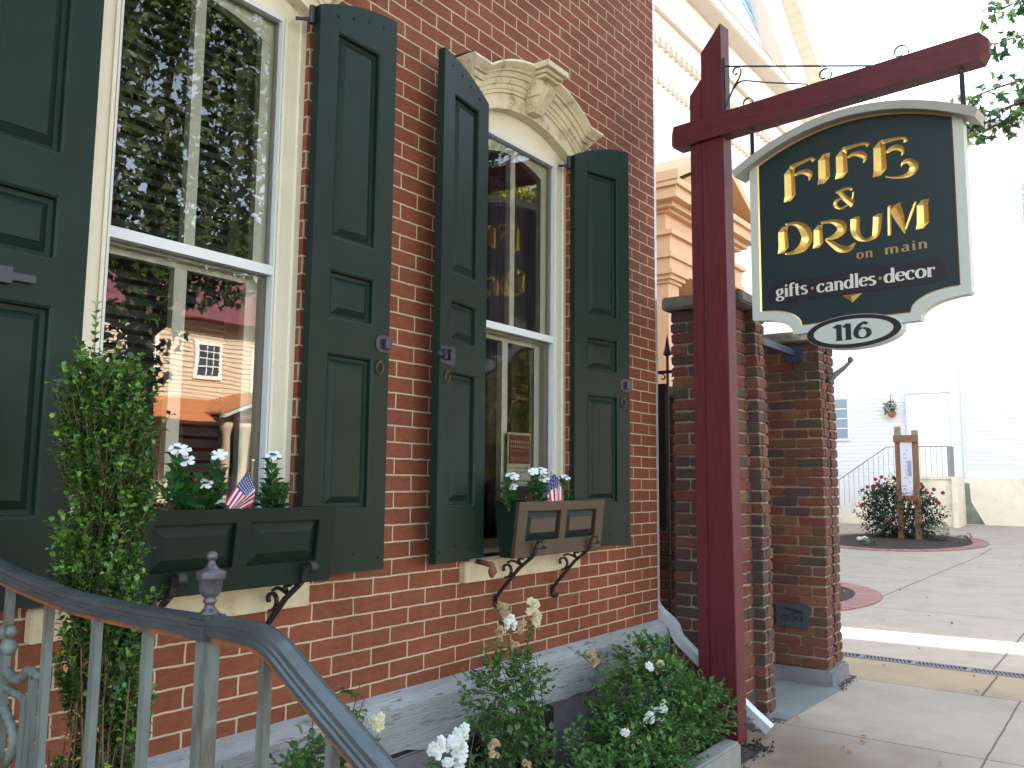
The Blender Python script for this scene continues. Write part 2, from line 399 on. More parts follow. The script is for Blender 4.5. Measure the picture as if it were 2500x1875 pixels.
def hood(cx):
    h = MB(); N_ = 28
    def top(x):
        d = abs(x - cx)
        if d >= .46: return 3.505
        return 3.505 + zarch(x, cx, 0, .145, .46)
    def bot(x):
        return zarch(max(cx - HW, min(cx + HW, x)), cx, 3.305, .11, HW)
    # cross section: fraction s from the top edge, depth y
    prof = [(0.0, 0.0), (0.0, -.125), (.05, -.128), (.10, -.115), (.16, -.098), (.20, -.092), (.205, -.080), (.30, -.070), (.31, -.060), (.42, -.052), (.43, -.044), (.52, -.040), (.53, -.034), (.60, -.032), (.605, -.022), (1.0, -.022), (1.0, .034)]
    xs_ = [-.60, -.595] + [-.46 + .92 * i / N_ for i in range(N_ + 1)] + [.595, .60]
    vs = []; np_ = len(prof)
    for x in xs_:
        tz = top(cx + x)
        for s, y in prof:
            # the moulding tapers inwards at its ends
            sh = max(0.0, abs(x) - .46) / .14
            end = 1 - (.24 * min(1, s / .6)) * sh
            xx = cx + x * end
            zb = bot(cx + x)
            mz = tz - .165                       # depth of the moulding stack
            if s <= .605: z = tz - (s / .605) * .150
            else: z = zb if sh < .3 else max(zb, 3.30)
            vs.append((xx, y, z))
    fs = []
    for i in range(len(xs_) - 1):
        for k in range(np_ - 1):
            fs.append((i * np_ + k, i * np_ + k + 1, (i + 1) * np_ + k + 1, (i + 1) * np_ + k))
    fs.append([k for k in range(np_)]); fs.append([(len(xs_) - 1) * np_ + k for k in range(np_)])
    h.add(vs, fs)
    o = h.build('window_hood', CREAMD, bld, fix=True)
    k = MB()
    k.box(cx - .062, cx + .062, -.125, -.02, 3.50, 3.62)
    # angled keystone body
    k.hull8([(cx - .040, -.075, 3.425), (cx + .040, -.075, 3.425), (cx + .040, -.02, 3.425), (cx - .040, -.02, 3.425),
             (cx - .058, -.155, 3.545), (cx + .058, -.155, 3.545), (cx + .058, -.02, 3.545), (cx - .058, -.02, 3.545)])
    k.hull8([(cx - .024, -.088, 3.438), (cx + .024, -.088, 3.438), (cx + .024, -.07, 3.43), (cx - .024, -.07, 3.43),
             (cx - .036, -.168, 3.53), (cx + .036, -.168, 3.53), (cx + .036, -.14, 3.53), (cx - .036, -.14, 3.53)])
    # cap, stepped
    for a, y, z0, z1 in ((.066, -.165, 3.585, 3.602), (.078, -.182, 3.602, 3.622), (.098, -.205, 3.622, 3.655)):
        k.box(cx - a, cx + a, y, .0, z0, z1)
    k.build('keystone', CREAMD, o, bevel=.003)
    for side in (-1, 1):
      l = MB()
      for i in range(len(xs_) - 1):
        x0, x1 = cx + xs_[i], cx + xs_[i + 1]
        if abs(x0 - cx) < .10 or abs(x1 - cx) < .10 or (x0 + x1 - 2 * cx) * side < 0: continue
        l.hull8([(x0, -.118, top(x0) + .001), (x1, -.118, top(x1) + .001), (x1, .0, top(x1) + .006), (x0, 0, top(x0) + .006),
                 (x0, -.118, top(x0) + .005), (x1, -.118, top(x1) + .005), (x1, 0, top(x1) + .014), (x0, 0, top(x0) + .014)])
      l.build('tar_flashing', DARK, o)
for cx, k in ((C1, 1), (C2, 2)):
    window(cx, k); hood(cx)

# ------------------------------------------------------------ shutters
SHU = []
def shutter(hx, hy, ang, d, w, kind):
    ca, sa = math.cos(ang), math.sin(ang)
    e = (d * ca, -sa); nn = (-d * sa, -ca)
    T = .036
    def P(lx, dep, z):      # dep: distance in front of the back plane
        return (hx + e[0] * lx + nn[0] * dep, hy + e[1] * lx + nn[1] * dep, z)
    ZB = 1.148
    def ztop(lx): u = lx / .41; return 3.318 + .108 * (1 - (1 - min(u, 1)) ** 1.9)
    sw = .088
    o = MB()
    rails = [(1.148, 1.385), (1.975, 2.105), (2.295, 2.415), (3.248, None)]
    def pr(poly, d0=0.0, d1=T):
        o.prism(poly, lambda x, z: P(x, d0, z), lambda x, z: P(x, d1, z))
    pr([(0, ZB), (sw, ZB), (sw, ztop(sw)), (sw * .5, ztop(sw * .5)), (0, ztop(0))])
    pr([(w - sw, ZB), (w, ZB), (w, ztop(w)), (w - sw * .5, ztop(w - sw * .5)), (w - sw, ztop(w - sw))])
    for a, b in rails:
        if b is None:
            n_ = 6; pr([(sw, a), (w - sw, a)] + [(w - sw - (w - 2 * sw) * i / n_, ztop(w - sw - (w - 2 * sw) * i / n_)) for i in range(n_ + 1)])
        else: pr([(sw, a), (w - sw, a), (w - sw, b), (sw, b)])
    for (a, b) in ((1.385, 1.975), (2.105, 2.295), (2.415, 3.248)):
        x0, x1 = sw, w - sw
        loops = [(0, T), (.008, T - .004), (.010, T - .020), (.024, T - .022), (.046, T - .009), (.048, T - .006)]
        ring = []
        for ins, dep in loops:
            ring.append([P(x0 + ins, dep, a + ins), P(x1 - ins, dep, a + ins), P(x1 - ins, dep, b - ins), P(x0 + ins, dep, b - ins)])
        for i in range(len(ring) - 1):
            o.add(ring[i] + ring[i + 1], [(k, (k + 1) % 4, 4 + (k + 1) % 4, 4 + k) for k in range(4)])
        o.add(ring[-1], [(0, 1, 2, 3)])
        o.add([P(x0, .003, a), P(x1, .003, a), P(x1, .003, b), P(x0, .003, b)], [(0, 1, 2, 3)])
    s = o.build('shutter', GREEN, bld, bevel=0)
    # screw heads on the top rail
    for u in (.22, .42, .62, .82):
        k = MB(); c = P(w * u, T, ztop(w * u) - .05); cn = Vector((nn[0], nn[1], 0))
        k.tube([Vector(c), Vector(c) + cn * .003], .006, 8)
        k.build('screw', GREEN, s)
    # hinge pins near the top corner
    k = MB(); k.tube([P(-.012, .0, 3.245), P(-.012, .0, 3.315)], .013, 10); k.tube([P(-.012, .0, 3.262), P(-.055, -.045, 3.262)], .007, 8); k.build('hinge', IRONB, s)
    # bolt and ring pull on the free stile
    k = MB()
    if kind == 'bolt':
        def bb(x0, x1, d0, d1, z0, z1): k.hull8([P(x0, d0, z0), P(x1, d0, z0), P(x1, d1, z0), P(x0, d1, z0), P(x0, d0, z1), P(x1, d0, z1), P(x1, d1, z1), P(x0, d1, z1)])
        bb(w - .118, w - .002, T, T + .004, 2.000, 2.080)
        bb(w - .108, w + .028, T + .004, T + .014, 2.030, 2.050)
        bb(w - .03, w - .012, T + .004, T + .022, 2.018, 2.062); bb(w - .072, w - .056, T + .004, T + .022, 2.018, 2.062)
        bb(w - .046, w - .040, T + .014, T + .034, 2.034, 2.064)
    else:
        def bb(x0, x1, d0, d1, z0, z1): k.hull8([P(x0, d0, z0), P(x1, d0, z0), P(x1, d1, z0), P(x0, d1, z0), P(x0, d0, z1), P(x1, d0, z1), P(x1, d1, z1), P(x0, d1, z1)])
        k.prism([(w - .05 + .028 * math.cos(a), 2.042 + .034 * math.sin(a)) for a in [math.pi * (.5 + i / 10) for i in range(11)]] + [(w - .004, 2.008), (w - .004, 2.076)], lambda x, z: P(x, T, z), lambda x, z: P(x, T + .005, z))
        bb(w - .040, w - .002, T + .005, T + .022, 2.022, 2.062)
    k.build('latch', IRONB, s)
    k = MB(); c = (w - .055, 1.942)
    rg = [P(c[0] + .019 * math.sin(a), T + .008 + .004 * math.cos(a), c[1] + .023 * math.cos(a)) for a in [2 * math.pi * i / 20 for i in range(21)]]
    k.tube(rg, .0032, 6, caps=False); k.tube([P(c[0], T, c[1] + .024), P(c[0], T + .014, c[1] + .024)], .006, 8)
    k.build('ring_pull', RINGM, s, smooth=True)
    # lower fixing screws
    for lx, z in ((w * .3, 1.20), (w * .62, 1.215), (w * .93, 1.195)):
        k = MB(); c = Vector(P(lx, T, z)); k.tube([c, c + Vector((nn[0], nn[1], 0)) * .004], .006, 7)
        k.build('screw', GREEN, s)
shutter(-1.292, -.062, R_(1), -1, .41, 'bolt')
shutter(-.457, -.062, R_(1), 1, .408, 'catch')
shutter(.612, -.045, R_(8), -1, .395, 'bolt')
shutter(1.412, -.045, R_(17.5), 1, .41, 'catch')
t = MB(); t.box(-1.70, -1.437, -.118, -.108, 2.026, 2.048); t.box(-1.56, -1.50, -.122, -.1, 2.015, 2.060); t.build('slide_bolt', IRONB, bld, bevel=.002)
# shutter dog on the wall below the third shutter
t = MB(); t.tube([(.61, -.05, 1.13), (.605, -.14, 1.12), (.60, -.15, 1.09), (.59, -.15, 1.065)], [.012, .014, .022, .008], 8)
t.build('shutter_dog', M('rusty_iron', (.16, .05, .025), .8, var=.4, vscale=40), bld, smooth=True)

# downspout
ALUW = M('white_painted_metal', (.50, .53, .56), .35, var=.12, vscale=14, metal=.2, dirt=(.2, .2, .2), dscale=20, damt=.5, edge=(.6, .7))
def rectpipe(path, wx, wy):
    t = MB(); vs = []
    for i, p in enumerate(path):
        p = Vector(p); tdir = (Vector(path[min(i + 1, len(path) - 1)]) - Vector(path[max(i - 1, 0)])).normalized()
        ax = Vector((1, 0, 0)); ax = (ax - tdir * ax.dot(tdir)).normalized(); ay = tdir.cross(ax)
        for a, b in ((-1, -1), (-.4, -1), (-.3, -.8), (.3, -.8), (.4, -1), (1, -1), (1, 1), (-1, 1)): vs.append(p + ax * a * wx + ay * b * wy)
    n_ = 8; fs = [(i * n_ + k, i * n_ + (k + 1) % n_, (i + 1) * n_ + (k + 1) % n_, (i + 1) * n_ + k) for i in range(len(path) - 1) for k in range(n_)]
    fs.append(list(range(n_))); fs.append([(len(path) - 1) * n_ + k for k in range(n_)])
    t.add(vs, fs); return t
t = rectpipe([(2.572, .055, 8.0), (2.572, .055, 3), (2.572, .055, .74), (2.572, .04, .70), (2.575, .0, .66), (2.578, -.06, .62), (2.58, -.085, .59), (2.583, -.095, .55), (2.587, -.115, .515), (2.595, -.17, .465),
              (2.605, -.30, .355), (2.62, -.43, .24), (2.64, -.56, .125), (2.655, -.66, .045)], .034, .026)
t.build('downspout', ALUW, bld)

# ------------------------------------------------------------ posters inside window 2
def flat_text(name, txt, size, mat, parent, loc, rot=(R_(90), 0, 0), ext=.0004, scale=(1, 1, 1), align='CENTER'):
    cu_ = bpy.data.curves.new(name, 'FONT'); cu_.body = txt; cu_.size = size; cu_.align_x = align; cu_.extrude = ext
    o = bpy.data.objects.new(name, cu_); COL.objects.link(o)
    bpy.context.view_layer.update()
    me = bpy.data.meshes.new_from_object(o.evaluated_get(bpy.context.evaluated_depsgraph_get()))
    bpy.data.objects.remove(o)
    me.name = name; me.materials.clear(); me.materials.append(mat)
    mat4 = Matrix.LocRotScale(Vector(loc) - (WORG[parent.name] if parent else Vector()), __import__('mathutils').Euler(rot), Vector(scale))
    me.transform(mat4)
    o2 = bpy.data.objects.new(name, me); COL.objects.link(o2)
    if parent: o2.parent = parent; WORG[o2.name] = WORG[parent.name]
    return o2
ps = thing('window_poster', 'maroon and cream shop poster taped inside the right hand window above the planter', 'poster', (1.14, .10, 1.47))
t = MB(); t.box(1.038, 1.243, .100, .104, 1.471, 1.750); t.build('cream_sheet', M('poster_cream', (.55, .52, .38)), ps)
t = MB(); t.box(1.048, 1.233, .096, .0995, 1.588, 1.738); t.build('maroon_panel', M('poster_maroon', (.17, .02, .03)), ps)
PT = M('poster_pink_ink', (.42, .22, .20)); PD = M('poster_grey_ink', (.10, .11, .10))
flat_text('lettering', 'BUY LOCAL', .030, PT, ps, (1.14, .0955, 1.602))
for k_, (s_, z_) in enumerate((('LOTS OF GOOD THINGS', 1.560), ('GOING ON IN M', 1.538), ('TOUR', 1.516), ('VISIT US ON FACEBOOK', 1.494))):
    flat_text('lettering', s_, .0165, PD, ps, (1.14, .0995, z_))
t = MB(); t.box(1.055, 1.225, .0945, .0955, 1.655, 1.657)
for z_ in (1.70, 1.675):
    for k_ in range(9): t.box(1.058 + k_ * .019, 1.069 + k_ * .019, .0945, .0955, z_ - .006, z_ + .010)
t.build('ornament', PT, ps)

# ------------------------------------------------------------ window boxes
BOXM = M('box_green_paint', (.0058, .0150, .0100), .5, spec=.2, var=.15, vscale=7, dirt=(.4, .4, .36), dscale=44, damt=.8, edge=(.75, .78))
BOXF = M('box_reflection_paint', (.050, .031, .017), .42, var=.15, vscale=7)  # warm reflection of the sunlit house opposite, painted into the colour
SOIL = M('potting_soil', (.02, .013, .009), .95, bump=.01, bscale=60)
def strip(t, path, wdt, thk, ax=Vector((1, 0, 0))):
    vs = []; path = [Vector(p) for p in path]
    for i, p in enumerate(path):
        td = (path[min(i + 1, len(path) - 1)] - path[max(i - 1, 0)]).normalized(); nn = td.cross(ax).normalized()
        for a, b in ((-1, -1), (1, -1), (1, 1), (-1, 1)): vs.append(p + ax * a * wdt / 2 + nn * b * thk / 2)
    fs = [(i * 4 + k, i * 4 + (k + 1) % 4, (i + 1) * 4 + (k + 1) % 4, (i + 1) * 4 + k) for i in range(len(path) - 1) for k in range(4)]
    fs += [(0, 1, 2, 3), tuple(len(path) * 4 - 4 + k for k in range(4))]
    t.add(vs, fs)
def spiral(cy, cz, r0, r1, a0, a1, x, n_=22):
    return [(x, cy + (r0 + (r1 - r0) * i / n_) * math.cos(a0 + (a1 - a0) * i / n_), cz + (r0 + (r1 - r0) * i / n_) * math.sin(a0 + (a1 - a0) * i / n_)) for i in range(n_ + 1)]
def window_box(cx, label, browned):
    b = thing('window_box', label, 'planter', (cx, -.10, 1.145), 'window boxes on iron brackets')
    BM = BOXM
    yb = -.135; w0, w1 = .372, .378
    Z0, Z1 = 1.148, 1.402
    def F(lx, z, d=0.0):     # front face coordinates, d in front of the face
        s = (z - Z0) / (Z1 - Z0); return (cx + lx, -.222 - .03 * s - d, z)
    m_ = MB()
    # sides, back, bottom
    for s in (-1, 1):
        m_.hull8([(cx + s * w0, -.205, Z0), (cx + s * (w0 - .02), -.205, Z0), (cx + s * (w0 - .02), yb + .0, Z0), (cx + s * w0, yb, Z0),
                  (cx + s * w1, -.235, Z1), (cx + s * (w1 - .02), -.235, Z1), (cx + s * (w1 - .02), yb + .03, Z1), (cx + s * w1, yb + .03, Z1)])
    m_.box(cx - w0 + .02, cx + w0 - .02, yb - .018, yb, Z0, Z1 - .01)
    m_.box(cx - w0 + .02, cx + w0 - .02, -.20, yb - .018, Z0 + .002, Z0 + .02)
    m_.build('box_body', BM, b)
    f = MB()
    def slab(x0, x1, z0, z1, d0, d1): f.hull8([F(x0, z0, d0), F(x1, z0, d0), F(x1, z0, d1), F(x0, z0, d1), F(x0, z1, d0), F(x1, z1, d0), F(x1, z1, d1), F(x0, z1, d1)])
    W_ = w1 + .004
    zr0, zr1 = 1.222, 1.360
    slab(-W_, W_, Z0, zr0, -.02, 0); slab(-W_, W_, zr1, Z1 + .002, -.02, 0)
    slab(-W_, -W_ + .075, zr0, zr1, -.02, 0); slab(W_ - .075, W_, zr0, zr1, -.02, 0); slab(-.028, .028, zr0, zr1, -.02, 0)
    f.build('front_frame', BOXF if browned else BM, b, bevel=.0015)
    for x0, x1 in ((-W_ + .075, -.028), (.028, W_ - .075)):
        p = MB(); loops = [(0, -.018), (.006, -.016), (.036, -.004)]
        rg = [[F(x0 + i_, zr0 + i_, d_), F(x1 - i_, zr0 + i_, d_), F(x1 - i_, zr1 - i_, d_), F(x0 + i_, zr1 - i_, d_)] for i_, d_ in loops]
        for i in range(2): p.add(rg[i] + rg[i + 1], [(k, (k + 1) % 4, 4 + (k + 1) % 4, 4 + k) for k in range(4)])
        p.add(rg[-1], [(0, 1, 2, 3)], mi=1)
        p.build('raised_panel', [BM, BOXF if browned else BM], b)
    q = MB(); q.box(cx - w0 + .02, cx + w0 - .02, -.225, yb - .02, Z1 - .06, Z1 - .03); q.build('soil', SOIL, b)
    for s in (-.235, .255):
        x = cx + s
        k = MB()
        dg = [(x, -.006, .935), (x, -.02, .955), (x, -.045, .985), (x, -.145, 1.09), (x, -.205, 1.135), (x, -.235, 1.16), (x, -.245, 1.20)]
        strip(k, dg, .020, .011)
        strip(k, spiral(-.272, 1.200, .027, .022, 0, math.pi * .5, x, 6) + spiral(-.272, 1.200, .022, .012, math.pi * .5, math.pi * 1.6, x, 14), .026, .005)
        strip(k, spiral(-.006 - .020, .915, .024, .009, math.pi * .35, -math.pi * 1.25, x, 16), .022, .008)
        # inner S scroll
        strip(k, spiral(-.070, 1.080, .013, .037, -math.pi * .2, math.pi * 1.55, x, 24), .016, .0075)
        strip(k, [(x, -.078, 1.112), (x, -.10, 1.124), (x, -.13, 1.118), (x, -.155, 1.108)] + spiral(-.158, 1.128, .018, .008, -math.pi * .5, math.pi * .9, x, 12), .016, .007)
        strip(k, [(x, -.02, 1.143), (x, -.225, 1.143)], .018, .005)
        k.build('iron_bracket', BLACKI, b)
    return b
window_box(-.815, 'dark green planter box with two raised panels under the left hand window', False)
window_box(C2, 'green planter box with a brown reflection painted on its flat faces under the right hand window', True)

# ============================================================ SIGN POST AND SIGN
SE = Vector((2.401, -.565, 0)); SS = Vector((-.1064, -.9943, 0)); SN = Vector((-.9943, .1064, 0))
def SG(u, z, d=0.0):
    p = SE + SS * u + SN * d; return Vector((p.x, p.y, z))
GOLD = M('gold_leaf', (.90, .62, .20), .32, metal=.8, var=.12, vscale=30, bump=.0004, bscale=90)
GOLDP = M('gold_paint', (.36, .24, .10), .5)
SGREEN = M('sign_dark_green', (.0035, .019, .021), .5, var=.1)
SPURP = M('sign_dark_purple', (.010, .006, .014), .5, var=.1)
SWHITE = M('sign_pale_frame', (.50, .55, .50), .45, var=.04)
SCAP = M('sign_grey_cap', (.36, .36, .34), .45, var=.05)
SLET = M('sign_cream_lettering', (.62, .62, .56), .5)

post = thing('sign_post', 'maroon timber post with a long horizontal arm carrying the shop sign', 'sign post', (2.41, -.45, 0))
def slab_uz(t, poly, d0, d1): t.prism(poly, lambda u, z: SG(u, z, d0), lambda u, z: SG(u, z, d1))
t = MB(); slab_uz(t, [(-.176, -.1), (-.001, -.1), (-.012, 1.2), (-.022, 3.0), (-.033, 4.411), (-.176, 4.253)], 0, -.112); t.build('post', MARO, post, bevel=.004)
t = MB(); slab_uz(t, [(-.256, -.1), (-.1785, -.1), (-.1785, 4.078), (-.262, 3.989)], -.001, -.110); t.build('side_timber', MARO, post, bevel=.004)
t = MB()
u0, u1, z0, z1, d0, d1, c = -.40, 1.474, 3.655, 3.80, .030, -.085, .035
def ring(u, i): return [SG(u, z0 + i, d0 - i), SG(u, z0 + i, d1 + i), SG(u, z1 - i, d1 + i), SG(u, z1 - i, d0 - i)]
rr = [ring(u0, c), ring(u0 + c, 0), ring(.5, 0), ring(u1 - c, 0), ring(u1, c)]
for i in range(4): t.add(rr[i] + rr[i + 1], [(k, (k + 1) % 4, 4 + (k + 1) % 4, 4 + k) for k in range(4)])
t.add(rr[0], [(0, 1, 2, 3)]); t.add(rr[-1], [(0, 1, 2, 3)])
# beam is cut around the post
bm_ = t.build('beam', MAROB, post)
for u, z in ((-.14, 3.745), (-.06, 3.70)):
    t = MB(); t.tube([SG(u, z, .029), SG(u, z, .033)], .012, 12); t.build('bolt_head', MAROB, post)
# wrought iron stay: strip on the post, a falling rod and scrolls, all lying in the plane of the sign
t = MB()
AXN = SN
def sstrip(t, pts, wdt=.014, thk=.0045, d=-.035): strip(t, [SG(u, z, d) for u, z in pts], wdt, thk, AXN)
def scr(cu_, cz, r0, r1, a0, a1, n_=18): return [(cu_ + (r0 + (r1 - r0) * i / n_) * math.cos(a0 + (a1 - a0) * i / n_), cz + (r0 + (r1 - r0) * i / n_) * math.sin(a0 + (a1 - a0) * i / n_)) for i in range(n_ + 1)]
sstrip(t, [(-.022, 4.18), (-.018, 3.80)], .024, .008)
t.build('iron_strip', BLACKI, post)
t = MB(); t.tube([SG(-.02, 4.125, -.035), SG(.98, 3.795, -.035)], .0055, 8); sstrip(t, scr(1.035, 3.855, .045, .022, -math.pi * .15, math.pi * 1.65), .014, .004); t.build('stay_rod', BLACKI, post)
t = MB(); sstrip(t, [(.51, 3.80), (.51, 3.838), (.28, 3.92), (.12, 3.985), (.085, 3.992), (.06, 3.985), (.03, 3.955), (.0, 3.90), (-.012, 3.86)]); t.build('lower_stay', BLACKI, post)
t = MB(); sstrip(t, [(.03, 3.96), (.07, 4.01), (.085, 4.04)] + scr(.055, 4.065, .034, .014, -.3, math.pi * 1.7)); t.build('scroll', BLACKI, post)
t = MB(); sstrip(t, [(.16, 3.80)] + scr(.125, 3.838, .038, .018, -.6, math.pi * 1.6)); t.build('scroll', BLACKI, post)
t = MB(); sstrip(t, [(.66, 3.80)] + scr(.612, 3.862, .044, .02, -.6, math.pi * 1.6)); t.build('scroll', BLACKI, post)

sign = thing('hanging_sign', 'dark green shop sign with carved gold letters hanging below the maroon arm', 'sign', tuple(SG(.735, 2.3, -.04)))
UC = .735
def ztop_in(u): return 3.546 - .175 * ((u - UC) / .635) ** 2
def outline(hw, zside, rx, rz, zb, n_=10):
    pts = []
    for sgn in (-1, 1):
        seg = []
        for i in range(n_ + 1):
            a = math.pi / 2 * i / n_
            seg.append((UC + sgn * (hw - .012 - rx * math.sin(a)), zb + rz * 1.0 * math.cos(a) + .0))
        seg = [(UC + sgn * hw, zside)] + seg
        seg.append((UC + sgn * (hw - .012 - rx - .006), zb - .012))
        pts.append(seg)
    left = pts[0]; right = pts[1][::-1]
    top = [(UC + hw - 2 * hw * i / 24, ztop_in(UC + hw - 2 * hw * i / 24)) for i in range(25)]
    return left + right + top        # left side going down is implicit
outer = outline(.598, 2.470, .236, .095, 2.367)
inner = outline(.548, 2.515, .232, .098, 2.412)
# dark panel with v-carved letters
STR = [[(0.385, 3.355, 0.03424), (0.388, 3.152, 0.036273)], [(0.39099999999999996, 3.355, 0.0162), (0.477, 3.373, 0.0102), (0.524, 3.379, 0.0109), (0.537, 3.36, 0.0157)], [(0.417, 3.301, 0.0081), (0.455, 3.312, 0.0121), (0.495, 3.303, 0.0199), (0.511, 3.281, 0.0171), (0.503, 3.25, 0.0026)], [(0.594, 3.387, 0.034454), (0.594, 3.213, 0.037022)], [(0.696, 3.384, 0.03349100000000001), (0.697, 3.22, 0.036059)], [(0.704, 3.385, 0.0152), (0.787, 3.391, 0.009600000000000001), (0.836, 3.386, 0.0102), (0.848, 3.369, 0.0144)], [(0.729, 3.33, 0.0075), (0.767, 3.343, 0.0123), (0.81, 3.33, 0.0194), (0.827, 3.305, 0.0145), (0.817, 3.278, 0.0024)], [(0.906, 3.379, 0.034668), (0.907, 3.183, 0.037664)], [(0.915, 3.37, 0.0157), (0.997, 3.37, 0.0093), (1.04, 3.361, 0.0098), (1.048, 3.339, 0.0147)], [(0.941, 3.304, 0.0082), (0.977, 3.322, 0.015), (1.012, 3.315, 0.017), (1.028, 3.291, 0.011), (1.021, 3.268, 0.002)], [(1.017, 3.206, 0.002), (1.026, 3.226, 0.009), (1.056, 3.23, 0.016), (1.083, 3.198, 0.0234), (1.066, 3.163, 0.0202), (1.029, 3.151, 0.0113), (0.971, 3.158, 0.0064), (0.931, 3.174, 0.0053)], [(0.676, 3.151, 0.0138), (0.706, 3.105, 0.0174), (0.754, 3.053, 0.0208)], [(0.658, 3.14, 0.009000000000000001), (0.711, 3.153, 0.0085), (0.743, 3.15, 0.0079), (0.747, 3.137, 0.0086)], [(0.706, 3.108, 0.005), (0.661, 3.095, 0.0101), (0.654, 3.071, 0.0126), (0.682, 3.047, 0.0088), (0.72, 3.057, 0.0056), (0.749, 3.089, 0.0049), (0.756, 3.129, 0.0061)], [(0.335, 3.007, 0.030816), (0.339, 2.848, 0.033597999999999996)], [(0.351, 3.018, 0.0082), (0.419, 3.009, 0.0148), (0.465, 2.968, 0.0304), (0.482, 2.912, 0.0342), (0.455, 2.864, 0.0304), (0.401, 2.841, 0.0135), (0.346, 2.84, 0.0068)], [(0.548, 2.975, 0.027713), (0.548, 2.842, 0.030388000000000002)], [(0.564, 2.985, 0.0078), (0.629, 2.981, 0.0127), (0.676, 2.954, 0.0262), (0.683, 2.92, 0.0286), (0.645, 2.891, 0.0176), (0.594, 2.884, 0.0064)], [(0.587, 2.885, 0.0051), (0.625, 2.853, 0.0164), (0.674, 2.813, 0.0212), (0.724, 2.806, 0.0172), (0.757, 2.834, 0.0061)], [(0.762, 2.981, 0.0268), (0.759, 2.905, 0.0268), (0.776, 2.863, 0.0206), (0.811, 2.839, 0.0108), (0.85, 2.843, 0.0119), (0.873, 2.873, 0.0224), (0.884, 2.974, 0.0259)], [(0.946, 3.008, 0.009951), (0.942, 2.837, 0.011128)], [(0.971, 3.0, 0.0355), (0.997, 2.926, 0.0261), (1.022, 2.835, 0.0045)], [(1.024, 2.853, 0.0056), (1.054, 2.927, 0.0078), (1.085, 3.003, 0.0067)], [(1.116, 3.002, 0.030602), (1.114, 2.845, 0.032742)]]
def catmull(P, n_=6):
    if len(P) < 3: return P
    out = []
    for i in range(len(P) - 1):
        p0 = P[max(i - 1, 0)]; p1 = P[i]; p2 = P[i + 1]; p3 = P[min(i + 2, len(P) - 1)]
        for k in range(n_):
            t_ = k / n_
            out.append(tuple(.5 * ((2 * b) + (-a + c_) * t_ + (2 * a - 5 * b + 4 * c_ - d_) * t_ ** 2 + (-a + 3 * b - 3 * c_ + d_) * t_ ** 3) for a, b, c_, d_ in zip(p0, p1, p2, p3)))
    out.append(P[-1]); return out
FD = -.030                                 # depth of the panel face
def carve(t, st):
    P = catmull([tuple(p) for p in st], 5)
    pts = [Vector((p[0], p[1])) for p in P]; ws = [max(.002, p[2]) for p in P]
    # ridge runs inset from both ends
    L_ = []; Rr = []; Md = []
    n_ = len(pts)
    if n_ == 2:
        d_ = (pts[1] - pts[0]).normalized(); ln = (pts[1] - pts[0]).length
        pts = [pts[0], pts[0] + d_ * ws[0] * .9, pts[1] - d_ * ws[1] * .9, pts[1]]; ws = [ws[0] * 1.16, ws[0] * .96, ws[1] * .96, ws[1] * 1.18]; n_ = 4
    for i in range(n_):
        td = (pts[min(i + 1, n_ - 1)] - pts[max(i - 1, 0)]).normalized(); nn = Vector((-td.y, td.x))
        w = ws[i]; dep = 0 if (i in (0, n_ - 1)) else w * .62
        L_.append((pts[i] + nn * w)); Rr.append((pts[i] - nn * w)); Md.append((pts[i], dep))
    vs = []
    for i in range(n_):
        vs += [SG(L_[i].x, L_[i].y, FD + .0007), SG(Rr[i].x, Rr[i].y, FD + .0007), SG(Md[i][0].x, Md[i][0].y, FD - Md[i][1]), SG(L_[i].x, L_[i].y, FD + .006), SG(Rr[i].x, Rr[i].y, FD + .006)]
    fs = []
    for i in range(n_ - 1):
        a = i * 5; b = a + 5
        fs += [(a, a + 2, b + 2, b), (a + 2, a + 1, b + 1, b + 2), (a + 1, a + 4, b + 4, b + 1), (a + 4, a + 3, b + 3, b + 4), (a + 3, a, b, b + 3)]
    e = (n_ - 1) * 5
    fs += [(0, 3, 4, 1), (0, 1, 2), (e, e + 1, e + 4, e + 3), (e, e + 2, e + 1)]
    t.add(vs, fs)
pan = MB(); slab_uz(pan, inner, FD, FD - .045)
panel = pan.build('carved_panel', SGREEN, sign)
cut = []
for st in STR:
    t = MB(); carve(t, st); cut.append(t.build('cutter', SGREEN, sign))
for cobj in cut:
    md = panel.modifiers.new('c', 'BOOLEAN'); md.operation = 'DIFFERENCE'; md.object = cobj; md.solver = 'EXACT'; md.use_self = True
bpy.context.view_layer.update()
dg_ = bpy.context.evaluated_depsgraph_get()
nm = bpy.data.meshes.new_from_object(panel.evaluated_get(dg_))
panel.modifiers.clear(); old = panel.data; panel.data = nm; bpy.data.meshes.remove(old)
for cobj in cut: bpy.data.objects.remove(cobj)
nm.materials.clear(); nm.materials.append(SGREEN); nm.materials.append(GOLD)
org = WORG[sign.name]
for p in nm.polygons:
    ds = [(Vector(nm.vertices[i].co) + org - SE).dot(SN) for i in p.vertices]
    flat = max(ds) - min(ds) < 1e-5
    p.material_index = 0 if (flat and (abs(ds[0] - FD) < 1e-4 or ds[0] < FD - .04)) or min(ds) < FD - .04 else 1
# pale moulded frame around it: ring between the outlines
t = MB(); n_ = len(outer)
def ringpts(poly, d): return [SG(u, z, d) for u, z in poly]
rings = [ringpts(outer, FD - .050), ringpts(outer, FD + .010), ringpts(inner, FD + .010), ringpts(inner, FD - .002)]
for a, b in zip(rings[:-1], rings[1:]):
    t.add(a + b, [(k, (k + 1) % n_, n_ + (k + 1) % n_, n_ + k) for k in range(n_)])
t.add(ringpts(outer, FD - .0505), [list(range(n_))])
t.build('pale_frame', SWHITE, sign, fix=True)
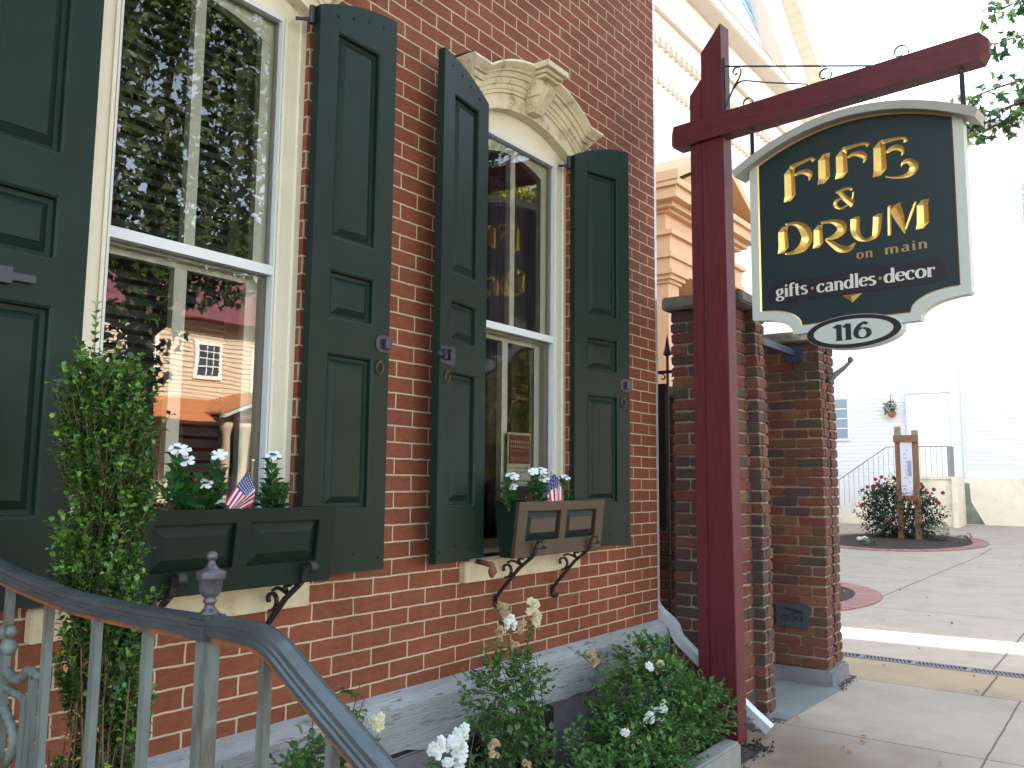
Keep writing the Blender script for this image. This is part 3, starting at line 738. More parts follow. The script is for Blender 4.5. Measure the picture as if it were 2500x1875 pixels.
# thin gold fillet inside the frame
def scaled(poly, k):
    out = []
    for i in range(len(poly)):
        a = Vector(poly[i - 1]); b = Vector(poly[i]); c_ = Vector(poly[(i + 1) % len(poly)])
        d1_ = (b - a).normalized(); d2_ = (c_ - b).normalized(); nn = Vector((-d1_.y - d2_.y, d1_.x + d2_.x))
        if nn.length < 1e-6: nn = Vector((-d1_.y, d1_.x))
        nn.normalize(); dd = max(.5, nn.dot(Vector((-d1_.y, d1_.x))))
        q = b + nn * (k / dd); out.append((q.x, q.y))
    return out
sgn_ = 1 if sum(inner[i - 1][0] * inner[i][1] - inner[i][0] * inner[i - 1][1] for i in range(len(inner))) > 0 else -1
in2 = scaled(inner, .007 * sgn_)
t = MB()
rings = [ringpts(inner, FD + .0092), ringpts(in2, FD + .002), ringpts(in2, FD + .0003)]
for a, b in zip(rings[:-1], rings[1:]): t.add(a + b, [(k, (k + 1) % n_, n_ + (k + 1) % n_, n_ + k) for k in range(n_)])
t.build('gold_fillet', GOLD, sign)
# curved cap
t = MB(); vs = []
for i in range(31):
    u = .068 + (1.402 - .068) * i / 30; zb = 3.546 - .175 * ((u - UC) / .635) ** 2
    du = .012 * (1 if i == 0 else -1 if i == 30 else 0)
    sl = -.35 * (u - UC) / .635
    ax_, az_ = sl * .045, .045
    vs += [SG(u, zb, .040), SG(u - ax_ * 1.0, zb + az_, .046), SG(u - ax_, zb + az_, -.115), SG(u, zb, -.105)]
t.add(vs, [(i * 4 + k, i * 4 + (k + 1) % 4, (i + 1) * 4 + (k + 1) % 4, (i + 1) * 4 + k) for i in range(30) for k in range(4)] + [(0, 1, 2, 3), (120, 121, 122, 123)])
t.build('arched_cap', SCAP, sign, bevel=.002)
# ribbon lettering
def arc(cx, cy, rx, ry, a0, a1, n_=16): return [(cx + rx * math.cos(R_(a0 + (a1 - a0) * i / n_)), cy + ry * math.sin(R_(a0 + (a1 - a0) * i / n_))) for i in range(n_ + 1)]
G = {
 'o': (.92, [arc(.45, .5, .34, .45, 0, 360, 24)]),
 'c': (.82, [arc(.46, .5, .35, .45, 48, 312, 20), 'dot', (.66, .80, .11)]),
 'e': (.86, [[(.12, .56), (.76, .56)], arc(.45, .5, .34, .45, 8, 318, 22)]),
 'a': (.90, [arc(.38, .27, .26, .25, 60, 330, 16), [(.66, .78), (.66, .12), (.74, .02), (.86, .05)], arc(.42, .72, .24, .23, 0, 150, 10), [(.50, .52), (.66, .58)]]),
 'n': (1.02, [[(.22, 0), (.22, .95)], [(.06, .93), (.22, .95)], arc(.5, .62, .28, .32, 165, 0, 10) + [(.78, 0)], [(.08, .02), (.38, .02)], [(.64, .02), (.94, .02)]]),
 'm': (1.62, [[(.22, 0), (.22, .95)], [(.06, .93), (.22, .95)], arc(.5, .62, .28, .32, 165, 0, 10) + [(.78, 0)], arc(1.06, .62, .28, .32, 165, 0, 10) + [(1.34, 0)], [(.08, .02), (.36, .02)], [(.64, .02), (.92, .02)], [(1.2, .02), (1.5, .02)]]),
 'd': (.98, [arc(.42, .48, .32, .44, 0, 360, 22), [(.76, 1.5), (.76, 0)], [(.60, 1.47), (.76, 1.5)], [(.76, .02), (.92, .04)]]),
 'l': (.48, [[(.24, 1.5), (.24, 0)], [(.08, 1.47), (.24, 1.5)], [(.08, .02), (.42, .02)]]),
 'i': (.48, [[(.24, .95), (.24, 0)], [(.08, .93), (.24, .95)], [(.08, .02), (.42, .02)], 'dot', (.24, 1.27, .13)]),
 'f': (.62, [[(.24, 0), (.24, 1.15)] + arc(.44, 1.15, .20, .28, 180, 40, 8), [(.04, .90), (.54, .90)], [(.08, .02), (.42, .02)]]),
 't': (.60, [[(.24, 1.3), (.24, .25)] + arc(.42, .22, .18, .22, 180, 290, 8), [(.04, .90), (.52, .90)]]),
 's': (.74, [arc(.38, .72, .23, .22, 30, 200, 10) + arc(.36, .26, .25, .25, 60, -150, 14)[1:]]),
 'r': (.72, [[(.22, 0), (.22, .95)], [(.06, .93), (.22, .95)], arc(.5, .62, .28, .30, 165, 60, 8), 'dot', (.62, .80, .11), [(.08, .02), (.42, .02)]]),
 'g': (.86, [arc(.40, .64, .27, .29, 0, 360, 20), [(.56, .86), (.72, .98)], [(.30, .38), (.20, .24), (.34, .12), (.60, .08)], arc(.42, -.16, .32, .22, 60, 420, 22)]),
 '1': (.50, [[(.30, 1.4), (.30, 0)], [(.02, 1.12), (.30, 1.38)], [(.10, .02), (.50, .02)]]),
 '6': (.98, [arc(.48, .45, .36, .43, 0, 360, 24), arc(.86, .45, .74, .98, 180, 105, 14), 'dot', (.68, 1.27, .13)]),
}
def glyphs(t, txt, u, z, xh, sx, d, Tk=.135, tn=.045, sp=.0):
    for ch in txt:
        if ch == ' ': u += .5 * xh * sx; continue
        adv, items = G[ch]; k = 0
        while k < len(items):
            it = items[k]
            if it == 'dot':
                x, y, r = items[k + 1]; k += 2
                t.add([SG(u + (x + r * math.cos(a * math.pi / 6)) * xh * sx, z + (y + r * math.sin(a * math.pi / 6)) * xh, d + .0002) for a in range(12)], [list(range(12))]); continue
            P = [Vector(p) for p in it]; vs = []
            for i in range(len(P)):
                td = (P[min(i + 1, len(P) - 1)] - P[max(i - 1, 0)]).normalized(); nn = Vector((-td.y, td.x))
                w = tn + (Tk - tn) * abs(td.y) ** 1.6
                for s_ in (-1, 1):
                    q = P[i] + nn * w * s_; vs.append(SG(u + q.x * xh * sx, z + q.y * xh, d + .0001 * (k % 3)))
            t.add(vs, [(2 * i, 2 * i + 1, 2 * i + 3, 2 * i + 2) for i in range(len(P) - 1)])
            k += 1
        u += (adv + sp) * xh * sx
    return u
def width(txt, xh, sx, sp=0.0): return sum(.5 if c_ == ' ' else G[c_][0] + sp for c_ in txt) * xh * sx
# purple band behind the lower line
t = MB(); hb = .066
pill = [(.300 + hb * math.cos(R_(a)), 2.612 + hb * math.sin(R_(a))) for a in range(90, 271, 15)] + [(1.150 + hb * math.cos(R_(a)), 2.612 + hb * math.sin(R_(a))) for a in range(-90, 91, 15)]
t.prism(pill, lambda u, z: SG(u, z, FD + .0015), lambda u, z: SG(u, z, FD - .002)); t.build('purple_band', SPURP, sign)
def word(txt, ua, ub, z, xh, mat, d, sp=0.0, Tk=.135, tn=.045):
    t = MB(); sx = (ub - ua) / width(txt, xh, 1.0, sp); glyphs(t, txt, ua, z, xh, sx, d, Tk, tn, sp); return t.build('lettering', mat, sign, fix=False)
word('gifts', .285, .478, 2.585, .052, SLET, FD + .003, Tk=.15, tn=.05)
word('candles', .532, .862, 2.580, .052, SLET, FD + .003, Tk=.15, tn=.05)
word('decor', .905, 1.165, 2.580, .052, SLET, FD + .003, Tk=.15, tn=.05)
word('on', .762, .86, 2.738, .036, GOLDP, FD + .002, .18, .14, .055)
word('main', .912, 1.143, 2.738, .036, GOLDP, FD + .002, .18, .14, .055)
for u in (.505, .884):
    t = MB(); t.add([SG(u + .009 * math.cos(a * math.pi / 6), 2.612 + .009 * math.sin(a * math.pi / 6), FD + .003) for a in range(12)], [list(range(12))]); t.build('dot', GOLDP, sign, fix=False)
t = MB(); tri = [SG(.674, 2.545, FD + .001), SG(.786, 2.545, FD + .001), SG(.729, 2.498, FD + .001)]
t.add(tri + [SG(.73, 2.531, FD + .020)], [(0, 1, 3), (1, 2, 3), (2, 0, 3), (2, 1, 0)]); t.build('gold_pyramid', GOLD, sign)
# oval number plate
def oval(rx, rz, n_=40): return [(.731 + rx * math.cos(2 * math.pi * i / n_), 2.334 + rz * math.sin(2 * math.pi * i / n_)) for i in range(n_)]
t = MB(); slab_uz(t, oval(.262, .094), FD + .020, FD - .056); t.build('number_plate', SWHITE, sign, bevel=.002)
t = MB(); a_ = ringpts(oval(.259, .0915), FD + .0207); b_ = ringpts(oval(.219, .069), FD + .0207)
t.add(a_ + b_, [(k, (k + 1) % 40, 40 + (k + 1) % 40, 40 + k) for k in range(40)]); t.build('number_border', SPURP, sign, fix=False)
t = MB(); glyphs(t, '11', .626, 2.290, .064, 1.62, FD + .021, .15, .045); glyphs(t, '6', .738, 2.290, .064, 1.55, FD + .021, .15, .06)
t.build('number', SGREEN, sign, fix=False)
# hangers
for u, za, zb_ in ((.164, 3.648, 3.47), (1.341, 3.648, 3.46)):
    t = MB(); strip(t, [SG(u, za - .03, -.01), SG(u, zb_ - .03, -.012)], .006, .024, SN); t.build('hanger_bar', BLACKI, sign)
    t = MB(); t.tube([SG(u + .014 * math.cos(2 * math.pi * i / 12), za - .012 + .014 * math.sin(2 * math.pi * i / 12), -.01) for i in range(13)], .004, 6, caps=False); t.tube([SG(u, za, -.01), SG(u, za + .012, -.01)], .004, 6); t.build('eye_ring', BLACKI, sign)

# ============================================================ HANDRAIL
RX = -1.6
VERD = M('weathered_green_iron', (.105, .132, .120), .55, var=.38, vscale=22, stretch=(1, 1, .25), dirt=(.07, .055, .035), dscale=15, damt=.8, edge=(.50, .60), bump=.0008, bscale=140)
RAILM = M('worn_blue_green_rail', (.058, .078, .082), .27, var=.35, vscale=26, stretch=(1, .25, 1), dirt=(.045, .030, .034), dscale=9, damt=.6, edge=(.54, .66), metal=.3, bump=.0006, bscale=140)
RUST = M('rusty_channel', (.060, .060, .052), .8, var=.3, vscale=30, dirt=(.26, .07, .02), dscale=9, damt=.95, edge=(.42, .52), bump=.001)
rl = thing('stair_handrail', 'old blue green iron stair railing curving down in front of the left window', 'railing', (RX, -1.219, .1))
path = [(-.10, 1.352), (-.25, 1.318), (-.406, 1.287), (-.52, 1.270), (-.647, 1.256), (-.75, 1.247), (-.854, 1.243), (-1.034, 1.241), (-1.167, 1.242), (-1.24, 1.244), (-1.30, 1.245), (-1.350, 1.244), (-1.385, 1.238), (-1.415, 1.226), (-1.44, 1.211), (-1.47, 1.192), (-1.521, 1.161), (-1.618, 1.104), (-1.80, .996), (-2.05, .848)]
pr = [(-.024, -.014), (-.027, -.010), (-.027, -.004), (-.023, -.001), (-.023, .004), (-.019, .006), (-.017, .013), (-.010, .018), (0, .0205), (.010, .018), (.017, .013), (.019, .006), (.023, .004), (.023, -.001), (.027, -.004), (.027, -.010), (.024, -.014)]
def sweep(t, prof, path, closed=True):
    vs = []; n_ = len(prof)
    for i, (y, z) in enumerate(path):
        a = path[max(i - 1, 0)]; b = path[min(i + 1, len(path) - 1)]; td = Vector((b[0] - a[0], b[1] - a[1])).normalized()
        nn = Vector((-td.y, td.x)); nn = nn if nn.y > 0 else -nn
        for px, pz in prof: vs.append((RX + px, y + nn.x * pz, z + nn.y * pz))
    fs = [(i * n_ + k, i * n_ + (k + 1) % n_, (i + 1) * n_ + (k + 1) % n_, (i + 1) * n_ + k) for i in range(len(path) - 1) for k in range(n_)]
    fs += [list(range(n_)), [(len(path) - 1) * n_ + k for k in range(n_)]]
    t.add(vs, fs)
def dense(P, n_=5): return catmull(P, n_)
dp = dense(path)
t = MB(); sweep(t, pr, dp); o = t.build('top_rail', RAILM, rl); 
t = MB(); sweep(t, [(-.016, -.0245), (-.016, -.0145), (.016, -.0145), (.016, -.0245)], dp); t.build('rust_channel', RUST, rl)
def railz(y):
    for a, b in zip(path[:-1], path[1:]):
        if b[0] <= y <= a[0]: return a[1] + (b[1] - a[1]) * (y - a[0]) / (b[0] - a[0])
    return path[-1][1]
for y in (-.29, -.468, -.652, -.849, -1.032, -1.378, -1.543, -1.70, -1.87):
    t = MB(); zt_ = railz(y) - .024; t.box(RX - .0085, RX + .0085, y - .0085, y + .0085, .32 + min(0, y + 1.38) * .6, zt_); t.build('baluster', VERD, rl, bevel=.0012)
t = MB(); sweep(t, [(-.016, -.01), (-.016, 0), (.016, 0), (.016, -.01)], [(-.1, .32), (-1.38, .32), (-2.05, -.05)]); t.build('bottom_rail', VERD, rl)
t = MB(); t.box(RX - .0155, RX + .0155, -1.2345, -1.2035, -.05, 1.222); t.build('newel_post', VERD, rl, bevel=.002)
t = MB()
for h, za, zb_ in ((.030, 1.223, 1.247), (.026, 1.247, 1.256), (.021, 1.256, 1.263)): t.box(RX - h, RX + h, -1.219 - h, -1.219 + h, za, zb_)
f = t.build('finial_base', RAILM, rl, bevel=.0015)
FIN = M('dark_bronze_finial', (.075, .070, .082), .38, metal=.4, var=.3, vscale=40, dirt=(.13, .16, .15), dscale=22, damt=.6, edge=(.5, .66))
t = MB(); t.lathe(RX, -1.219, [(.001, 1.262), (.019, 1.263), (.015, 1.268), (.009, 1.275), (.0085, 1.281), (.012, 1.2835), (.012, 1.287), (.009, 1.290), (.015, 1.296), (.019, 1.303), (.0205, 1.321), (.024, 1.324), (.026, 1.327), (.024, 1.330), (.026, 1.333), (.024, 1.337), (.015, 1.340), (.009, 1.346), (.006, 1.352), (.005, 1.356), (.0085, 1.3585), (.0098, 1.363), (.0085, 1.3675), (.004, 1.371), (.001, 1.3715)], 24)
t.build('finial', FIN, rl, smooth=True)
# cast scroll panel at the left end
def rt(P, r, flat=False):
    t = MB(); t.tube([(RX + (.004 if i % 2 else 0), y, z) for i, (y, z) in enumerate(P)], r, 8); return t
t = rt(catmull([(-.30, 1.20), (-.38, 1.12), (-.44, 1.085), (-.476, 1.064), (-.515, 1.055), (-.545, 1.060), (-.566, 1.078), (-.59, 1.080), (-.615, 1.070)], 4), .011); t.build('leaf_scroll', VERD, rl, smooth=True)
t = rt(catmull([(-.30, 1.10), (-.40, 1.055), (-.448, 1.036), (-.50, 1.027), (-.545, 1.022), (-.565, 1.01)], 4), .009); t.build('leaf_scroll', VERD, rl, smooth=True)
t = rt(catmull([(-.42, 1.03), (-.456, .994), (-.491, .972), (-.520, .945), (-.527, .915), (-.51, .885), (-.484, .862), (-.44, .84)], 4), .011); t.build('leaf_scroll', VERD, rl, smooth=True)
for y, z, r in ((-.486, 1.155, .014), (-.478, 1.120, .020), (-.455, 1.150, .018)):
    t = MB(); t.lathe(RX, y, [(.001, z - r), (r * .7, z - r * .7), (r, z), (r * .7, z + r * .7), (.001, z + r)], 12); t.build('leaf_boss', VERD, rl, smooth=True)
for y in (-.572, -.602):
    t = MB(); t.box(RX - .006, RX + .006, y - .012, y + .012, .32, 1.03 if y > -.59 else 1.07); t.build('scroll_bar', VERD, rl, bevel=.002)

# ============================================================ PLANTS NEAR THE WALL
def leafmat(name, base, rough=.45, trans=.25, spec=.5): return M(name, base, rough, usecol=True, trans=trans, spec=spec)
BOXL = leafmat('boxwood_leaf', (.050, .120, .022), .38)
ROSL = leafmat('rose_leaf', (.050, .135, .026), .42)
VINL = leafmat('glossy_leaf', (.030, .105, .028), .33)
TREL = leafmat('tree_leaf', (.075, .135, .030), .5, .4)
CANE = M('green_brown_cane', (.075, .070, .030), .7, var=.3, vscale=30)
TWIG = M('dry_brown_twig', (.13, .075, .045), .8, var=.3, vscale=30)
PETW = M('white_petal', (.78, .80, .80), .6, trans=.2)
PETC = M('cream_petal', (.68, .62, .44), .6, usecol=True, trans=.2)
PETR = M('red_petal', (.32, .015, .03), .6, trans=.2)
rnd = random.random; U = random.uniform
def rv(): 
    a = U(0, 2 * math.pi); z = U(-1, 1); r = math.sqrt(1 - z * z); return Vector((r * math.cos(a), r * math.sin(a), z))
def leaf(t, p, d, L, Wd, c, fold=.25, curl=.12, roll=None):
    d = d.normalized(); s = d.cross(Vector((0, 0, 1)))
    if s.length < .05: s = d.cross(rv())
    s.normalize(); s = s + rv() * .35; s = (s - d * s.dot(d)).normalized(); n = s.cross(d)
    a = p; b = p + d * L * .5 + n * L * curl; e = p + d * L - n * L * curl * .3
    w = Wd * .5; f = n * w * fold
    t.add([a, a + d * L * .28 + s * w * .85 + f, b + s * w * .9 + f + d * L * .12, e, b - s * w * .9 + f + d * L * .12, a + d * L * .28 - s * w * .85 + f, b],
          [(0, 1, 2, 6), (6, 2, 3), (0, 6, 4, 5), (6, 3, 4)], c)
def gray(lo, hi, yel=0.0):
    g = U(lo, hi); y = yel if rnd() < .5 else 0
    return (g * (1 + y * 1.1), g * (1 + y * .5), g * (1 - y * .3))

# boxwood column
bx = thing('boxwood_shrub', 'tall narrow boxwood shrub growing in front of the left window box behind the railing', 'shrub', (-1.44, -.55, .03))
t = MB(); tw = MB()
def bprofile(z):      # centre x, radius
    if z < .5: return -1.42, .085
    w_ = .016 * math.sin(z * 9) + .014 * math.sin(z * 23 + 1)
    if z < 1.42: return -1.422 + w_, .074
    if z < 1.55: return -1.443, .086
    return -1.458, max(.022, .086 - (z - 1.55) * .26)
def sprig(p, d, ln, n_, lsz, bright):
    tw.tube([p, p + d * ln], [.0012, .0007], 4)
    for k in range(n_):
        f = (k + 1) / n_; q = p + d * ln * f; 
        a = d.cross(Vector((math.cos(k * 1.57), math.sin(k * 1.57), .1))).normalized()
        for sg in (-1, 1):
            dd = (d * .6 + a * sg * .9 + rv() * .35)
            tip = f > .72
            c = gray(1.5, 2.9, .5) if (tip and rnd() < bright) else gray(.5, 1.35)
            leaf(t, q, dd, lsz * U(.75, 1.15) * (1.05 - .35 * f), lsz * U(.42, .55), c)
random.seed(11)
for i in range(1750):
    z = U(.05, 1.70); cx, r = bprofile(z); a = U(0, 2 * math.pi)
    if z < 1.05 and math.cos(a) < -.1 and rnd() < .66: continue
    rr = r * .84 * math.sqrt(U(.1, 1)); p = Vector((cx + rr * math.cos(a), -.55 + rr * 1.1 * math.sin(a), z))
    d = Vector((math.cos(a) * .30, math.sin(a) * .30, 1)).normalized() + rv() * .22
    sprig(p, d.normalized(), U(.07, .14), random.randint(6, 9), .027, .5)
for (x0, z0, x1, z1) in ((-1.48, 1.62, -1.495, 1.905), (-1.41, 1.58, -1.375, 1.80), (-1.455, 1.6, -1.44, 1.80), (-1.44, 1.55, -1.41, 1.74), (-1.50, 1.6, -1.52, 1.78)):
    a_ = Vector((x0, -.55, z0)); b_ = Vector((x1, -.56, z1)); sprig(a_, (b_ - a_).normalized(), (b_ - a_).length, int((b_ - a_).length / .017), .026, .8)
t.build('foliage', BOXL, bx, fix=False)
for i in range(46):
    x = U(-1.52, -1.36); y = U(-.64, -.48); tw.tube([(x, y, .02), (x + U(-.03, .03), y + U(-.02, .02), .45), (x + U(-.05, .05), y + U(-.03, .03), U(.8, 1.15))], [.004, .003, .0015], 5)
tw.build('stems', TWIG, bx, fix=False)
dl = MB()
for i in range(60):
    p = Vector((U(-1.54, -1.44), U(-.66, -.54), U(.5, 1.15))); leaf(dl, p, rv(), .022, .011, (U(.9, 1.6), U(.8, 1.1), U(.5, .8)))
dl.build('dry_leaves', M('dry_tan_leaf', (.42, .27, .13), .7, usecol=True, trans=.2), bx, fix=False)

# ---- flowers
def flower5(t, c, n, r, col=None):
    n = n.normalized(); a = n.cross(rv()).normalized(); b = n.cross(a)
    for k in range(5):
        an = 2 * math.pi * k / 5; d = a * math.cos(an) + b * math.sin(an); s = n.cross(d)
        t.add([c, c + d * r * .45 + s * r * .30 + n * r * .06, c + d * r * .95 + s * r * .42, c + d * r * 1.05 - s * r * .1 - n * r * .05, c + d * r * .85 - s * r * .42 + n * r * .08, c + d * r * .4 - s * r * .28], [(0, 1, 2, 3, 4, 5)], col)
def rosette(t, c, n, r, tone):
    for ring_, (k_, rr, up) in enumerate(((6, 1.0, -.05), (5, .72, .22), (4, .42, .38))):
        n = n.normalized(); a = n.cross(rv()).normalized(); b = n.cross(a)
        for k in range(k_):
            an = 2 * math.pi * k / k_; d = a * math.cos(an) + b * math.sin(an); s = n.cross(d)
            q = c + n * r * up
            col = tuple(x * U(.9, 1.05) * (1 if ring_ < 2 else .88) for x in tone)
            t.add([q - n * r * .25, q + d * r * rr * .55 + s * r * .42, q + d * r * rr + s * r * .22 + n * r * .12, q + d * r * rr - s * r * .22 + n * r * .1, q + d * r * rr * .55 - s * r * .42], [(0, 1, 2, 3, 4)], col)

def rose_bush(label, base, tips, clusters, nleaf, group, fill=None, bright=.3, rad=.07):
    b = thing('rose_bush', label, 'rose bush', base, group)
    t = MB(); cn = MB(); base = Vector(base)
    def compound(p, d, sz):
        cn.tube([p, p + d * sz * 1.6], .0012, 4)
        for k, f in ((0, .5), (1, 1.1), (2, 1.7)):
            q = p + d * sz * f
            if k == 2: leaf(t, q, d + rv() * .2, sz, sz * .62, gray(.75, 1.5, bright * .6)); continue
            a = d.cross(Vector((0, 0, 1)) + rv() * .3).normalized()
            for sg in (-1, 1): leaf(t, q, d * .5 + a * sg + rv() * .2, sz * .85, sz * .55, gray(.6, 1.4, bright * .6))
    for tip in tips:
        tip = Vector(tip); b0 = base + Vector((U(-.08, .08), U(-.06, .06), 0)); mid = (b0 + tip) / 2 + Vector((U(-.06, .06), U(-.05, .05), .05 + (tip.z - b0.z) * .12))
        P = []
        for k in range(13):
            f = k / 12; P.append(b0 * (1 - f) ** 2 + mid * 2 * f * (1 - f) + tip * f * f)
        cn.tube(P, [.005 - .0035 * k / 12 for k in range(13)], 5)
        for k in range(nleaf):
            f = U(.3, 1.0); q = P[int(f * 12)]; compound(q + rv() * .01, (rv() + Vector((0, -.25, .25))).normalized(), U(.028, .042))
    if fill:
        for (c, r, n_) in fill:
            c = Vector(c)
            for k in range(int(n_ * 1.5)):
                v = rv(); v = v * (U(.35, 1) ** .5); q = c + Vector((v.x * r[0], v.y * r[1], v.z * r[2]))
                compound(q, (v * .7 + rv() * .7 + Vector((0, 0, .15))).normalized(), U(.027, .044))
    cn.build('canes', CANE, b, fix=False); t.build('foliage', ROSL, b, fix=False)
    for (c, n_, spread, kind) in clusters:
        fl = MB(); c = Vector(c)
        for k in range(n_):
            v = rv(); q = c + Vector((v.x * spread, v.y * spread * .6 - .01, v.z * spread))
            tone = (1.12, 1.26, 1.7) if kind == 'w' else (1.0, 1.0, .95) if kind == 'c' else (.62, .52, .40)
            rosette(fl, q, Vector((-.45, -.8, .35)) + rv() * .6, (.020 if kind != 'd' else .014) * U(.8, 1.15), tone)
        fl.build('blossom', PETC, b, fix=False)
    return b
random.seed(5)
RG = 'white roses along the building'
rose_bush('small white rose bush behind the sloping end of the railing', (-.58, -.38, .03),
          [(-.49, -.45, .84), (-.44, -.42, .78), (-.66, -.42, .80), (-.72, -.5, .70), (-.60, -.5, .55), (-.5, -.4, .6), (-.40, -.45, .66), (-.8, -.45, .62)],
          [((-.44, -.47, .72), 4, .02, 'c'), ((-.66, -.47, .78), 2, .015, 'c'), ((-.55, -.62, .54), 4, .03, 'w'), ((-.60, -.5, .60), 3, .02, 'd')], 9, RG,
          [((-.66, -.48, .52), (.20, .12, .17), 150), ((-.50, -.45, .28), (.40, .2, .22), 170)])
rose_bush('rose bush with a dense upright cluster of creamy white blossoms below the second shutter', (-.02, -.45, .03),
          [(-.08, -.50, .56), (-.18, -.5, .55), (.03, -.5, .50), (.135, -.5, .47), (.15, -.42, .55), (.0, -.4, .45), (-.1, -.55, .40)],
          [((-.075, -.53, .595), 9, .030, 'w'), ((-.085, -.53, .53), 9, .032, 'w'), ((-.145, -.52, .585), 6, .028, 'w'), ((-.205, -.52, .575), 4, .02, 'w'), ((-.16, -.54, .535), 2, .015, 'w'), ((.135, -.52, .50), 8, .026, 'd'), ((.28, -.55, .40), 5, .03, 'd')], 6, RG,
          [((.15, -.55, .22), (.42, .16, .14), 120)])
rose_bush('tall thin rose bush with mostly faded blossoms reaching up the brick below the right planter', (.78, -.30, .03),
          [(.44, -.30, .95), (.49, -.31, .90), (.66, -.30, .93), (.35, -.28, .84), (.55, -.28, .80), (.48, -.3, .70), (.62, -.3, .66), (.73, -.3, .72), (.3, -.33, .60), (.2, -.36, .55), (.42, -.35, .55)],
          [((.435, -.32, .955), 9, .030, 'd'), ((.48, -.33, .90), 7, .022, 'w'), ((.655, -.32, .945), 8, .026, 'c'), ((.675, -.32, .895), 8, .022, 'c'), ((.425, -.32, .862), 6, .024, 'd'), ((.57, -.32, .87), 5, .022, 'd'), ((.515, -.32, .80), 5, .022, 'd')], 9, RG,
          [((.46, -.32, .60), (.22, .09, .17), 110), ((.60, -.42, .24), (.34, .2, .18), 140)])
rose_bush('wide spreading white rose bush covering the bed between the window and the sign post', (1.62, -.40, .03),
          [(1.0, -.35, .70), (1.15, -.32, .70), (1.35, -.36, .66), (1.6, -.4, .60), (1.9, -.42, .50), (2.1, -.5, .38), (2.28, -.60, .26), (2.36, -.66, .18), (1.75, -.3, .66), (1.95, -.25, .62)],
          [((1.41, -.56, .385), 3, .024, 'w'), ((1.445, -.56, .41), 3, .022, 'w'), ((1.257, -.58, .385), 4, .020, 'w'), ((1.37, -.58, .345), 3, .020, 'w'), ((1.385, -.58, .315), 2, .014, 'w'), ((1.33, -.55, .41), 1, .01, 'w'), ((1.585, -.46, .55), 5, .026, 'c'), ((1.50, -.46, .56), 3, .018, 'w'), ((1.0, -.42, .70), 5, .022, 'd'), ((1.01, -.44, .655), 5, .028, 'd'), ((.98, -.60, .38), 2, .014, 'w'), ((1.05, -.62, .33), 2, .02, 'd')], 10, RG,
          [((1.55, -.42, .34), (.48, .20, .22), 460), ((1.95, -.48, .22), (.34, .18, .18), 260), ((1.25, -.55, .20), (.4, .2, .18), 300), ((1.78, -.30, .52), (.20, .12, .12), 90)], bright=.5)
rose_bush('low dark rose bush with few flowers near the cellar opening', (.9, -.60, .03),
          [(.6, -.65, .28), (.8, -.7, .30), (1.0, -.66, .30), (.4, -.6, .25)], [((.45, -.60, .34), 5, .028, 'd')], 8, RG, [((.85, -.64, .16), (.55, .18, .15), 300)], bright=.1)
# dry cream leaves by the foot of the railing
dc = thing('dry_plant', 'pale dried plant with papery cream leaves behind the newel post', 'dried plant', (-1.12, -.35, .03))
t = MB(); s_ = MB()
for (x0, z0, x1, z1) in ((-1.17, .4, -1.02, .84), (-1.15, .35, -.98, .70), (-1.2, .3, -1.05, .62), (-1.1, .3, -.98, .55), (-1.2, .3, -1.16, .58)):
    a_ = Vector((x0, -.40, z0 - .3)); b_ = Vector((x1, -.42, z1)); s_.tube([a_, (a_ + b_) / 2 + Vector((-.02, 0, .03)), b_], .0022, 5)
    for k in range(26):
        q = a_.lerp(b_, U(.5, 1)) + rv() * .03; leaf(t, q, rv() + Vector((.2, 0, .2)), .036, .019, (U(.8, 1.2), U(.8, 1.1), U(.6, 1)))
    if z1 > .8:
        for k in range(9): leaf(t, b_ + rv() * .012, rv() + Vector((0, 0, .8)), .03, .018, (.3, .75, .15))
t.build('papery_leaves', M('papery_leaf', (.52, .42, .24), .7, usecol=True, trans=.25), dc, fix=False); s_.build('stems', TWIG, dc, fix=False)

# periwinkles in the boxes
def vinca(label, x, y, z0, stems):
    b = thing('periwinkle_plant', label, 'flowering plant', (x, y, z0), 'white periwinkles in the window boxes')
    t = MB(); s_ = MB()
    for (dx, z1, fl) in stems:
        a_ = Vector((x, y, z0)); b_ = Vector((x + dx, y + U(-.015, .015), z1)); s_.tube([a_, a_.lerp(b_, .5) + rv() * .006, b_], [.0035, .003, .002], 6)
        n_ = max(4, int((z1 - z0) / .017))
        for k in range(n_):
            f = (k + .6) / n_; q = a_.lerp(b_, f); an = k * 1.5 + .4
            for sg in (0, math.pi): 
                d = Vector((math.cos(an + sg), math.sin(an + sg), .25 + .5 * f)); leaf(t, q, d, .074 * (1.12 - .55 * f),  .031 * (1.1 - .3 * f), gray(.7, 1.5, .15), fold=.3, curl=.14)
        if fl:
            for kk in range(fl):
                m_ = MB(); c = b_ + Vector((U(-.012, .012) if kk else 0, -.012, .012 + .004 * kk)); flower5(m_, c + Vector((.022 * kk * (1 if kk % 2 else -1), 0, -.008 * kk)), Vector((-.35, -.45, .85)) + rv() * .2, .026); m_.build('flower', PETW, b, fix=False)
    t.build('leaves', VINL, b, fix=False); s_.build('stems', CANE, b, fix=False)
random.seed(3)
vinca('white periwinkle with two stacked flowers at the left end of the left window box', -1.00, -.19, 1.36, [(-.07, 1.46, 0), (.045, 1.50, 0), (-.025, 1.575, 2), (.0, 1.54, 1), (-.05, 1.50, 0), (.03, 1.46, 0)])
vinca('white periwinkle with raised and low flowers left of the flag in the left box', -.915, -.19, 1.36, [(.018, 1.56, 1), (-.02, 1.47, 1), (.03, 1.415, 1), (.05, 1.47, 0), (.045, 1.515, 0)])
